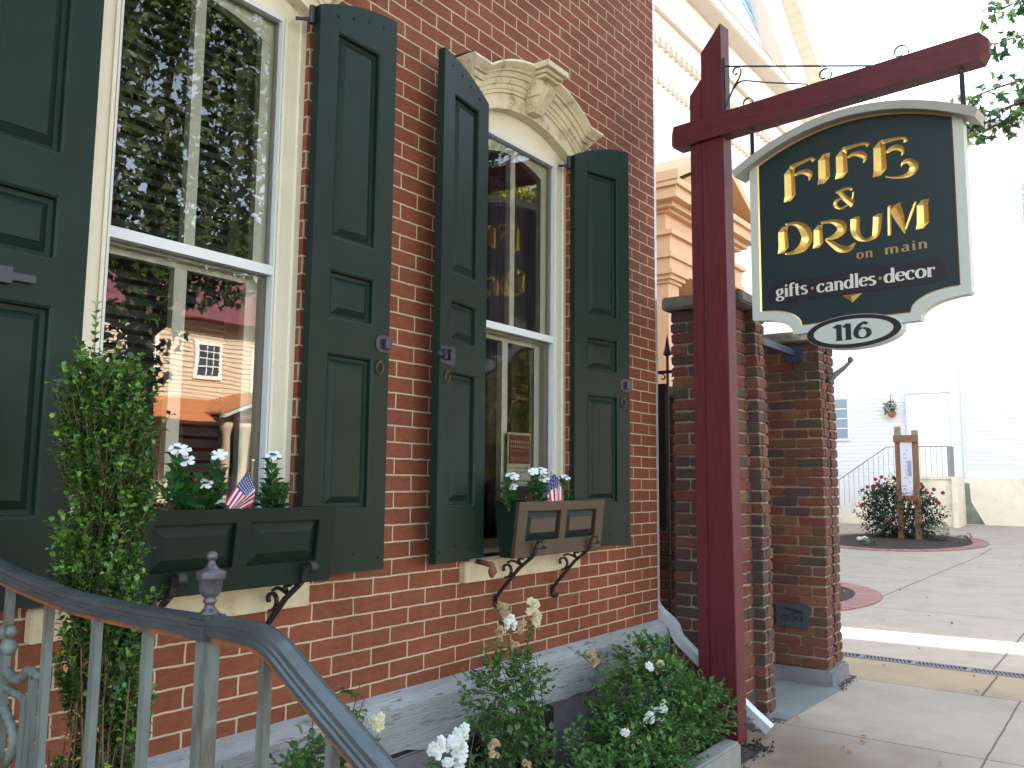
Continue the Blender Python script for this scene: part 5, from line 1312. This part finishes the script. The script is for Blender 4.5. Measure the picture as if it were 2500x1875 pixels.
# peach portico in front of it
PE = M('peach_painted_wood', (.60, .36, .19), .7, var=.04)
po = thing('portico', 'peach painted classical entrance porch beyond the brick gate pier', 'porch', (13, 4, 0), None)
t = MB(); PX, PY = 10.95, 4.0
t.box(PX + .0, PX + 3.2, PY + .05, PY + 3, 5.85, 6.25); t.build('frieze', PE, po)
for a, z0, z1 in ((.05, 5.20, 5.42), (.10, 5.42, 5.50), (.06, 5.50, 5.82), (.13, 5.82, 5.90), (.06, 6.24, 6.30), (.16, 6.30, 6.40), (.30, 6.40, 6.60), (.36, 6.60, 6.72)):
    t = MB(); t.box(PX - a, PX + 3.2 + a, PY - a, PY + 3, z0 + .001, z1); t.build('moulding', PE, po)
pmx = PX + 1.6
t = MB(); t.prism([(PX + .0, 6.73), (PX + 3.2, 6.73), (pmx, 7.5)], lambda x, z: (x, PY, z), lambda x, z: (x, PY + 3, z)); t.build('pediment', PE, po)
for sg in (-1, 1):
    t = MB(); xa = pmx + sg * 1.98; P = [(xa, 6.69), (xa, 6.86), (pmx, 7.85), (pmx, 7.66)]
    t.prism(P, lambda x, z: (x, PY - .375, z), lambda x, z: (x, PY + 3.01, z)); t.build('raking_cornice', PE, po)
for xa in (PX + .02, PX + 2.75):
    t = MB(); t.box(xa, xa + .42, PY + .02, PY + .44, 0, 4.98); c_ = t.build('pilaster', PE, po)
    for a, z0, z1 in ((.04, 4.98, 5.04), (.09, 5.04, 5.12), (.14, 5.12, 5.20)):
        t = MB(); t.box(xa - a, xa + .42 + a, PY + .02 - a, PY + .44 + a, z0, z1); t.build('capital', PE, c_)
t = MB(); t.box(PX + .5, PX + 2.7, PY + .8, PY + .9, 0, 5.2)
wl_ = t.build('inner_wall', M('deep_orange_panel', (.42, .19, .07), .7), po)
t = MB(); t.tube([(PX + 1.6 + 1.02 * math.cos(math.pi * k / 20), PY + .77, 3.6 + 1.02 * math.sin(math.pi * k / 20)) for k in range(21)], .07, 8); t.build('arch_moulding', PE, wl_, smooth=True)
t = MB()
random.seed(9)
for k in range(26):
    a = U(.35, 2.8); r = U(1.18, 1.7); cx_, cz_ = PX + 1.6 + r * math.cos(a), 3.6 + r * math.sin(a)
    if abs(cx_ - PX - 1.6) > 1.05 or cz_ > 5.1: continue
    t.tube([(cx_ + .10 * (1 - j / 14) * math.cos(j * .6), PY + .78, cz_ + .10 * (1 - j / 14) * math.sin(j * .6)) for j in range(13)], .018, 5)
t.build('carved_scrollwork', M('dark_carving', (.20, .09, .04), .7), wl_)
t = MB(); t.box(PX + .0, PX + .3, PY + .45, PY + 3, 0, 5.2); t.build('side_wall', PE, po)
# unseen block added and skewed so its shadow bounds the sun strip
rw = thing('added_shade_block', 'unseen brick block added behind the shop to shade the court', 'building', (0, 6, 0))
t = MB(); t.hull8([(-6, 9.2, 0), (5.45, 9.2, 0), (5.05, 13, 0), (-6, 13, 0), (-6, 9.2, 10), (5.45, 9.2, 10), (5.05, 13, 10), (-6, 13, 10)]); t.build('wall', BRICK, rw)
t = MB(); t.box(-6.2, 5.0, 9.2, 13, 10.002, 10.1); t.build('roof', DARK, rw)

# ============================================================ WHITE HOUSE
WH = M('white_clapboard', (.90, .90, .88), .6); WT = M('pale_blue_trim', (.74, .79, .85), .6); STU = M('stucco_base', (.88, .80, .62), .85, var=.12, vscale=1.5, dirt=(.35, .30, .22), dscale=1.2, damt=.5, edge=(.52, .7))
hs = thing('white_house', 'white clapboard house facing the plaza with a blank door and two windows', 'house', (27, 2, .3))
gx = gz(27)
t = MB(); t.box(27, 36, -9, 9, gx - .3, 12.6); t.build('wall', WH, hs)
t = MB()
for k in range(86): t.box(26.985, 26.998, -9, 9, 1.75 + k * .125, 1.75 + k * .125 + .008)
t.build('clapboard_lines', M('clapboard_shadow', (.80, .82, .84), .7), hs)
t = MB(); t.box(26.6, 36.3, -9.3, 9.3, 12.6, 12.8); t.build('roof', WT, hs)
t = MB(); t.box(26.88, 26.97, -9, 2.0, gx, 1.69); t.build('stucco_base', STU, hs)
PATCHM = M('mottled_grey_green', (.20, .22, .17), .9, var=.5, vscale=4)  # darker mottled grey green patch at the stoop end of the stucco
t = MB(); t.prism([(2.0, gx + .02), (1.45, gx + .02), (1.62, gx + .35), (1.80, gx + .7), (1.82, gx + 1.25), (2.0, gx + 1.27)], lambda y, z: (26.872, y, z), lambda y, z: (26.878, y, z)); t.build('mottled_patch', PATCHM, hs)
t = MB(); t.box(26.90, 26.975, 2.34, 3.45, 1.74, 4.36); d_ = t.build('door', WH, hs)
t = MB(); t.box(26.86, 26.985, 2.27, 3.52, 4.36, 4.46); t.box(26.86, 26.985, 3.45, 3.52, 1.74, 4.36); t.box(26.93, 26.985, 2.27, 2.34, 1.74, 4.36); t.build('door_frame', WT, hs)
def hwin(y0, y1, z0, z1):
    t = MB(); t.box(26.93, 26.985, y0 - .08, y1 + .08, z0 - .08, z1 + .08); f = t.build('window', WH, hs)
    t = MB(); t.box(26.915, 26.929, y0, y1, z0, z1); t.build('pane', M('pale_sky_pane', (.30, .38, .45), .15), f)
    t = MB()
    for k in range(1, 4): t.box(26.90, 26.914, y0, y1, z0 + (z1 - z0) * k / 4 - .02, z0 + (z1 - z0) * k / 4 + .02)
    t.box(26.90, 26.9135, (y0 + y1) / 2 - .02, (y0 + y1) / 2 + .02, z0, z1); t.build('muntin', WH, f)
hwin(5.35, 6.35, 3.0, 4.3); hwin(-1.0, .02, 9.5, 10.6); hwin(-1.0, -.02, 6.4, 7.4)
t = MB(); t.box(26.93, 26.995, 1.86, 1.95, 1.7, 12.5); t.build('corner_board', WT, hs)
sp_ = thing('house_stoop', 'pale stucco stoop with steps and a thin iron railing in front of the white house', 'stoop', (26.3, 3, gx))
t = MB(); t.box(25.7, 26.86, 2.10, 3.95, gx - .2, 1.66); t.build('landing', STU, sp_)
t = MB(); t.box(25.66, 26.86, 2.05, 4.0, 1.662, 1.74); t.build('landing_slab', STU, sp_)
for k in range(5):
    t = MB(); t.box(25.75, 26.84, 3.96 + k * .34, 3.96 + (k + 1) * .34 - .001, gx - .2, 1.42 - k * .24); t.build('step', STU, sp_)
t = MB(); t.box(25.55, 26.9, 1.95, 2.09, gx - .1, 1.72); t.build('end_pillar', STU, sp_)
IR = M('thin_grey_iron', (.16, .13, .12), .6)
t = MB(); t.tube([(25.75, 2.2, 2.64), (25.75, 3.9, 2.64), (25.75, 5.6, 1.45), (25.75, 5.6, .35)], .014, 6); t.tube([(25.75, 2.2, 2.64), (26.8, 2.2, 2.64)], .014, 6); t.build('railing', IR, sp_)
for k in range(23):
    y = 2.2 + k * .15; zt_ = 2.64 if y < 3.9 else 2.64 - (y - 3.9) * .70; t = MB(); t.tube([(25.75, y, zt_ - .93), (25.75, y, zt_)], .006, 5); t.build('railing_bar', IR, sp_)
for k in range(6):
    t = MB(); t.tube([(25.8 + k * .18, 2.2, 1.74), (25.8 + k * .18, 2.2, 2.64)], .012, 5); t.build('railing_bar', IR, sp_)
hb_ = thing('hanging_basket', 'small hanging basket of plants beside the white house door', 'hanging basket', (26.8, 3.97, 3.8))
random.seed(8)
t = MB()
for k in range(150): q = Vector((26.75, 3.98, 3.92)) + Vector((U(-.12, .12), U(-.17, .17), U(-.20, .22))); leaf(t, q, rv(), .09, .05, gray(.6, 1.3))
t.build('foliage', leafmat('basket_leaf', (.07, .10, .06)), hb_, fix=False)
t = MB(); t.lathe(26.75, 3.92, [(.03, 3.62), (.10, 3.66), (.14, 3.76), (.14, 3.80)], 12); t.build('basket', M('terracotta_basket', (.35, .16, .09), .8), hb_)
t = MB(); t.tube([(26.75, 3.95, 3.8), (26.75, 3.95, 4.35), (26.98, 3.95, 4.35)], .012, 5); t.build('bracket', IR, hb_)

# ============================================================ PLANTERS IN THE PLAZA
RB = brick_mat('planter_paver', (.36, .13, .10), (.28, .10, .08), (.30, .24, .2), .21, .07, .004)
def ringbed(name, label, cx, cy, rx, ry, w_, seed, nb):
    z = gz(cx) + .006
    b = thing(name, label, 'planter ring', (cx, cy, z), 'brick edged planting rings')
    random.seed(seed); t = MB()
    for k in range(nb):
        a0, a1 = 2 * math.pi * k / nb + .15 / nb, 2 * math.pi * (k + 1) / nb - .15 / nb
        P = [(cx + (rx - w_) * math.cos(a0), cy + (ry - w_) * math.sin(a0)), (cx + rx * math.cos(a0), cy + ry * math.sin(a0)), (cx + rx * math.cos(a1), cy + ry * math.sin(a1)), (cx + (rx - w_) * math.cos(a1), cy + (ry - w_) * math.sin(a1))]
        h = z + .012 + U(0, .004); g = U(.75, 1.15); zz = [gz(p[0]) for p in P]
        t.hull8([(p[0], p[1], q - .02) for p, q in zip(P, zz)] + [(p[0], p[1], q + .018 + U(0, .003)) for p, q in zip(P, zz)], (g, g, g))
    t.build('paver_ring', M('pink_paver', (.30, .155, .125), .85, usecol=True, var=.15, vscale=12), b)
    t = MB(); t.add([(cx + (rx - w_) * .99 * math.cos(k * math.pi / 24), cy + (ry - w_) * .99 * math.sin(k * math.pi / 24), gz(cx + rx * math.cos(k * math.pi / 24)) + .014) for k in range(48)] + [(cx, cy, gz(cx) + .05)], [(k, (k + 1) % 48, 48) for k in range(48)])
    t.build('mulch', M('planter_mulch', (.035, .022, .016), .95, var=.5, vscale=14, bump=.03, bscale=20), b)
    return b
ringbed('planter_ring', 'nearer brick paved planting ring half hidden by the second pier', 9.1, 1.7, 2.1, 1.40, .34, 1, 110)
ringbed('planter_ring', 'farther brick paved planting ring holding the notice board and red roses', 20.6, 2.55, 2.45, 2.0, .34, 2, 130)
random.seed(31)
t = MB()
for k in range(220): 
    a = U(0, 6.28); r = math.sqrt(rnd()); leaf(t, Vector((9.1 + 1.6 * r * math.cos(a), 1.7 + .9 * r * math.sin(a), .05)), rv() + Vector((0, 0, .3)), .07, .045, (U(.5, 1.5), U(.5, 1.2), U(.4, 1)))
tag(t.build('dry_leaves', M('planter_dry_leaf', (.42, .26, .13), .8, usecol=True), fix=False, origin=(9.1, 1.7, 0)), 'dry fallen leaves lying in the nearer planting ring', 'leaves', kind='stuff')
nb_ = thing('notice_board', 'wooden two post notice board standing in the red rose bed', 'notice board', (21, 2.35, .1))
WD = M('weathered_brown_wood', (.22, .12, .065), .8, var=.25, vscale=8, stretch=(4, 4, .4)); WG = M('grey_green_post_top', (.26, .24, .16), .85, var=.2)
g21 = gz(21)
for y in (2.535, 2.13):
    t = MB(); t.box(20.93, 21.07, y - .065, y + .065, g21 - .1, 2.70); pp = t.build('post', WD, nb_)
    t = MB(); t.box(20.929, 21.071, y - .066, y + .066, 2.702, 2.96 if y > 2.4 else 2.86); t.build('post_top', WG, pp)
t = MB(); t.box(20.88, 20.928, 2.05, 2.62, 2.56, 2.74); t.build('top_rail', WD, nb_)
t = MB(); t.box(20.88, 20.928, 2.07, 2.60, 1.08, 1.22); t.build('bottom_rail', WD, nb_)
t = MB(); t.box(20.90, 20.927, 2.20, 2.47, 1.22, 2.56); t.build('panel', M('white_notice', (.70, .72, .78), .4), nb_)
t = MB(); random.seed(2)
for k in range(10): y = 2.24 + U(0, .1); t.box(20.894, 20.8995, y, y + U(.04, .1), 1.45 + k * .1, 1.47 + k * .1)
t.box(20.893, 20.8995, 2.22, 2.30, 1.7, 2.1); t.build('printed_marks', M('notice_blue_grey', (.30, .36, .50), .5), nb_)
rr_ = thing('red_rose_bush', 'large dark leaved bush with red roses around the notice board', 'rose bush', (21.3, 2.75, .1))
t = MB(); random.seed(14)
for k in range(4800):
    v = rv(); r = U(.2, 1) ** .45; lump = 1 + .22 * math.sin(v.x * 5 + 1) * math.cos(v.z * 6)
    q = Vector((21.45 + v.x * .75 * r * lump, 2.65 + v.y * .98 * r * lump, .80 + v.z * .82 * r * lump))
    if q.z < g21 + .05: continue
    leaf(t, q, v * .6 + rv(), U(.07, .11), U(.04, .06), gray(.5, 1.3))
t.build('foliage', leafmat('red_rose_leaf', (.035, .065, .035), .6), rr_, fix=False)
t = MB()
for k in range(14): v = rv(); t.tube([(21.45, 2.65, g21), (21.45 + v.x * .6, 2.65 + v.y * .8, 1.0 + abs(v.z) * .7)], .012, 5)
t.build('stems', TWIG, rr_, fix=False)
for (y, z) in ((3.05, 1.62), (3.0, 1.50), (2.9, 1.68), (3.25, 1.42), (3.4, .95), (2.75, .55), (1.95, 1.45), (1.85, 1.30), (1.65, 1.10), (1.60, 1.05), (1.70, 1.38), (2.10, 1.10), (3.1, 1.45), (1.5, 1.3)):
    t = MB(); rosette(t, Vector((20.75, y, z)), Vector((-.9, -.2, .3)), .052, (1, 1, 1)); t.build('red_blossom', PETR, rr_, fix=False)
bs = thing('round_shrub', 'small round clipped evergreen shrub right of the notice board', 'shrub', (21, 1.7, .1))
t = MB()
for k in range(900): v = rv(); q = Vector((21, 1.70, .36)) + Vector((v.x * .24, v.y * .25, v.z * .27)) * U(.75, 1.02); leaf(t, q, v + rv() * .5, .045, .022, gray(.6, 1.6, .2))
t.build('foliage', leafmat('shrub_leaf', (.05, .10, .03)), bs, fix=False)
for (x, y, h, lab) in ((20.6, 1.05, .22, 'tiny weed at the right end of the far planting ring'), (19.3, 2.9, .12, 'tiny seedling at the front of the far planting ring')):
    t = MB()
    for k in range(40): leaf(t, Vector((x, y, gz(x) + .03)) + Vector((U(-.12, .12), U(-.14, .14), U(0, h))), rv() + Vector((0, 0, .6)), .08, .045, gray(.8, 1.5))
    o = t.build('small_weed', leafmat('weed_leaf', (.08, .14, .05)), None, fix=False, origin=(x, y, gz(x))); tag(o, lab, 'weed')
for (y, r, lab) in ((3.25, .075, 'left one of two pale round stones in the rose ring'), (3.13, .095, 'right and larger one of two pale round stones in the rose ring')):
    t = MB(); z = gz(19.8) + .09; t.lathe(19.8, y, [(.01, z - r), (r * .8, z - r * .5), (r, z), (r * .75, z + r * .6), (.01, z + r * .85)], 12); o = t.build('pale_stone', M('pale_stone', (.6, .58, .5), .7), None, smooth=True, origin=(19.8, y, z)); tag(o, lab, 'stone')

# ============================================================ MAPLE BRANCHES AT THE RIGHT
def maple(t, p, d, sz, c):
    d = d.normalized(); s = d.cross(rv()).normalized(); n = s.cross(d)
    P = [(0, 0), (.22, .10), (.50, .02), (.42, .22), (.62, .46), (.34, .46), (.20, .58), (.10, .80), (0, 1.0), (-.10, .80), (-.20, .58), (-.34, .46), (-.62, .46), (-.42, .22), (-.50, .02), (-.22, .10)]
    t.add([p + s * x * sz + d * y * sz + n * (abs(x) * .22 - y * y * .18) * sz for x, y in P], [(0, 1, 2, 3), (0, 3, 4, 5), (0, 5, 6, 7), (0, 7, 8, 9), (0, 9, 10, 11), (0, 11, 12, 13), (0, 13, 14, 15)], c)
mp_ = thing('maple_tree', 'maple tree beside the plaza whose leafy branches hang in behind the sign', 'tree', (5.2, -4.2, 0))
BARK = M('grey_brown_bark', (.11, .085, .065), .9, var=.3, vscale=10, stretch=(3, 3, .5), bump=.01, bscale=20)
t = MB(); t.tube([(5.2, -4.2, -.1), (5.22, -4.18, 1.5), (5.2, -4.15, 3.2), (5.15, -4.1, 4.6), (5.1, -3.9, 6.2)], [.19, .15, .13, .10, .05], 10); t.build('trunk', BARK, mp_, smooth=True)
random.seed(17)
lt = MB(); brn = MB()
def branch(P, r0, nl, spread, sz=.082):
    P = catmull([tuple(p) for p in P], 6); P = [Vector(p) for p in P]; n_ = len(P)
    brn.tube(P, [r0 * (1 - .85 * i / (n_ - 1)) for i in range(n_)], 5)
    for k in range(nl):
        f = .25 + .75 * rnd(); q = P[int(f * (n_ - 1))]; e = q + rv() * spread * U(.4, 1)
        brn.tube([q, e], .0018, 4); maple(lt, e, Vector((U(-1, 1), U(-1, 1), U(-1.2, .2))), sz * U(.65, 1.15), gray(.7, 1.5, .25))
for P, nl in (([(5.15, -4.1, 4.5), (5.1, -3.2, 4.9), (5.05, -2.5, 5.0), (5.0, -1.95, 5.02), (5.0, -1.62, 4.98)], 110),
              ([(5.05, -2.9, 4.95), (5.0, -2.2, 5.25), (5.0, -1.9, 5.30), (5.0, -1.72, 5.22)], 80),
              ([(5.15, -4.1, 4.0), (5.1, -3.0, 4.45), (5.0, -2.3, 4.62), (5.0, -1.95, 4.66), (5.0, -1.55, 4.60), (5.0, -1.42, 4.5)], 100),
              ([(5.1, -3.0, 4.4), (5.0, -2.2, 4.40), (5.0, -1.8, 4.35), (5.0, -1.45, 4.25)], 75),
              ([(5.0, -2.2, 4.55), (5.0, -1.9, 4.48), (5.0, -1.68, 4.42), (5.0, -1.5, 4.33)], 55)):
    branch(P, .018, nl, .12)
for k in range(34):
    v = rv(); e = Vector((5.1 + v.x * 1.7, -4.0 + v.y * 1.5, 6.3 + v.z * 1.5))
    if e.y > -2.3: continue
    branch([(5.15, -4.1, 4.6), (5.12 + v.x * .6, -4.0 + v.y * .6, 5.4 + v.z * .5), tuple(e)], .02, 42, .28, .11)
lt.build('foliage', leafmat('maple_leaf', (.040, .095, .034), .5, .3), mp_, fix=False); brn.build('branches', BARK, mp_, fix=False)

# ============================================================ ACROSS THE STREET (seen in the window glass)
TREL = leafmat('dark_tree_leaf', (.045, .085, .022), .5, .4)
TREY = leafmat('yellow_green_leaf', (.16, .21, .035), .5, .4)  # leaf colour brightened to stand for sun missing on the lower crown
def street_tree(label, x, y, h0, blobs, n_, tone, seed, sz=.14):
    random.seed(seed); b = thing('street_tree', label, 'tree', (x, y, 0), 'trees along the far side of the street')
    t = MB(); t.tube([(x, y, -.1), (x + .05, y, 1.6), (x - .05, y + .05, h0), (x, y, h0 + 2.2)], [.20, .16, .14, .05], 10); t.build('trunk', BARK, b, smooth=True)
    l = MB(); br = MB(); tot = sum(c[1] for c in blobs)
    for (c, r, m) in blobs:
        c = Vector(c); br.tube([(x, y, h0), tuple(c)], [.07, .02], 6)
        for k in range(int(n_ * r / tot)):
            v = rv(); q = c + Vector((v.x, v.y, v.z * m)) * r * (U(.15, 1) ** .5)
            g = gray(.6, 1.5, tone)
            maple(l, q, rv() + Vector((0, 0, -.5)), sz * U(.7, 1.2), g)
    l.build('foliage', TREL if tone < .5 else TREY, b, fix=False); br.build('branches', BARK, b, fix=False)
street_tree('dense maple on the far kerb opposite the left window', 3.3, -7.4, 3.2, [((3.6, -7.3, 6.4), 1.9, 1.1), ((2.5, -7.2, 5.2), 1.4, .9), ((4.7, -7.5, 5.9), 1.4, .9), ((3.3, -7, 8.2), 1.7, .9), ((2.2, -7.4, 7.2), 1.4, 1), ((5.2, -7.4, 7.6), 1.3, .9), ((2.7, -7.2, 3.4), .9, 1.3), ((3.9, -7.2, 4.3), 1.0, .6), ((4.7, -7.2, 4.75), .55, .6)], 9800, .35, 41, .125)
street_tree('tall yellow green tree on the far kerb opposite the right window', 10.9, -7.6, 2.4, [((10.6, -7.4, 3.2), 1.2, 1.4), ((10.2, -7.5, 5.4), 1.2, 1.2), ((11.4, -7.6, 4.6), 1.1, 1.3), ((10.8, -7.5, 6.8), 1.1, .9)], 7000, .9, 42, .15)
street_tree('broad unseen tree added behind the viewer to darken the facade', -1.2, -6.0, 3.0, [((-1.0, -5.6, 6.6), 2.3, .8), ((-3.2, -5.4, 6.2), 2.0, .8), ((.6, -6.2, 6.0), 1.6, .9), ((-5.2, -5.8, 6.4), 2.0, .8), ((-1.5, -4.4, 7.6), 1.9, .7)], 9000, .2, 43, .21)  # canopy added out of view to hold skylight off the facade
oh = thing('porch_house', 'tan clapboard house across the street with an orange porch roof', 'house', (10, -15, 0))
TAN = M('tan_siding', (.76, .62, .46), .7, var=.05)
t = MB(); t.box(6.6, 16, -22, -15, 0, 5.2); t.build('wall', TAN, oh)
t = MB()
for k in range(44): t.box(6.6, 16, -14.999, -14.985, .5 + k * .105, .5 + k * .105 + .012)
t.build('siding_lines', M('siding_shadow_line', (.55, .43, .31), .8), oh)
t = MB(); t.hull8([(6.2, -14.6, 5.15), (16.4, -14.6, 5.15), (16.4, -22.4, 5.15), (6.2, -22.4, 5.15), (7.5, -18, 7.2), (15, -18, 7.2), (15, -19, 7.2), (7.5, -19, 7.2)]); t.build('roof', M('red_metal_roof', (.20, .055, .065), .5), oh)
def ow(x0, x1, z0, z1):
    t = MB(); t.box(x0 - .1, x1 + .1, -15, -14.95, z0 - .1, z1 + .1); f = t.build('window', WH, oh)
    t = MB(); t.box(x0, x1, -14.949, -14.94, z0, z1); t.build('pane', M('far_window_pane', (.05, .07, .08), .15), f)
    t = MB()
    for k in range(1, 4): t.box(x0, x1, -14.939, -14.93, z0 + (z1 - z0) * k / 4 - .012, z0 + (z1 - z0) * k / 4 + .012)
    for k in range(1, 3): t.box(x0 + (x1 - x0) * k / 3 - .012, x0 + (x1 - x0) * k / 3 + .012, -14.938, -14.931, z0, z1)
    t.build('muntin', WH, f)
ow(9.05, 9.62, 3.92, 4.62); ow(10.6, 11.1, 3.6, 4.5); ow(7.4, 7.95, 3.9, 4.6); ow(10.75, 11.2, 1.1, 2.5); ow(12.5, 13.1, 3.7, 4.6)
t = MB(); t.box(8.7, 11.5, -14.96, -14.95, 0, 2.7); t.build('porch_back_wall', M('dark_red_wall', (.16, .025, .03), .7), oh)
t = MB(); t.box(9.55, 10.35, -14.95, -14.93, 0, 2.25); t.build('door', M('dark_door', (.03, .025, .03), .5), oh)
CU = M('orange_copper_roof', (.55, .19, .055), .5)
for sg in (-1, 1):
    P = [(10.05, 3.50), (10.05 + sg * 1.55, 2.86), (10.05 + sg * 1.55, 2.92), (10.05, 3.56)]
    t = MB(); t.prism(P, lambda x, z: (x, -13.2, z), lambda x, z: (x, -14.99, z)); t.build('porch_roof', CU, oh)
    t = MB(); t.prism([(10.05, 3.42), (10.05 + sg * 1.5, 2.79), (10.05 + sg * 1.5, 2.855), (10.05, 3.49)], lambda x, z: (x, -13.15, z), lambda x, z: (x, -13.3, z)); t.build('porch_trim', WHITEP, oh)
t = MB(); t.prism([(8.75, 2.80), (11.35, 2.80), (10.05, 3.36)], lambda x, z: (x, -13.34, z), lambda x, z: (x, -13.4, z)); t.build('porch_gable', M('maroon_gable', (.20, .03, .04), .6), oh)
t = MB(); t.hull8([(6.8, -13.4, 2.70), (8.6, -13.4, 2.70), (8.6, -14.99, 2.70), (6.8, -14.99, 2.70), (7.2, -13.6, 2.84), (8.7, -13.6, 2.84), (9.3, -14.99, 3.3), (7.0, -14.99, 3.3)]); t.build('side_roof', CU, oh)
for x in (8.8, 9.28, 10.55, 11.2):
    t = MB(); t.lathe(x, -13.45, [(.14, .3), (.14, .45), (.10, .5), (.085, 2.5), (.13, 2.6), (.15, 2.72)], 14); t.build('porch_column', M('cream_column', (.62, .48, .34), .6), oh, smooth=True)
t = MB(); t.box(8.5, 11.6, -14.94, -13.2, 0, .3); t.build('porch_floor', STONE, oh)
ob = thing('plum_house', 'dark plum painted building farther along the opposite side of the street', 'house', (22, -13, 0))
t = MB(); t.box(18.5, 30, -22, -13.5, 0, 8.6); t.build('wall', M('plum_siding', (.085, .045, .055), .8, var=.15, stretch=(1, 1, 8), vscale=3), ob)
t = MB(); t.box(18.2, 30.3, -22.2, -13.2, 8.602, 8.9); t.build('roof', DARK, ob)
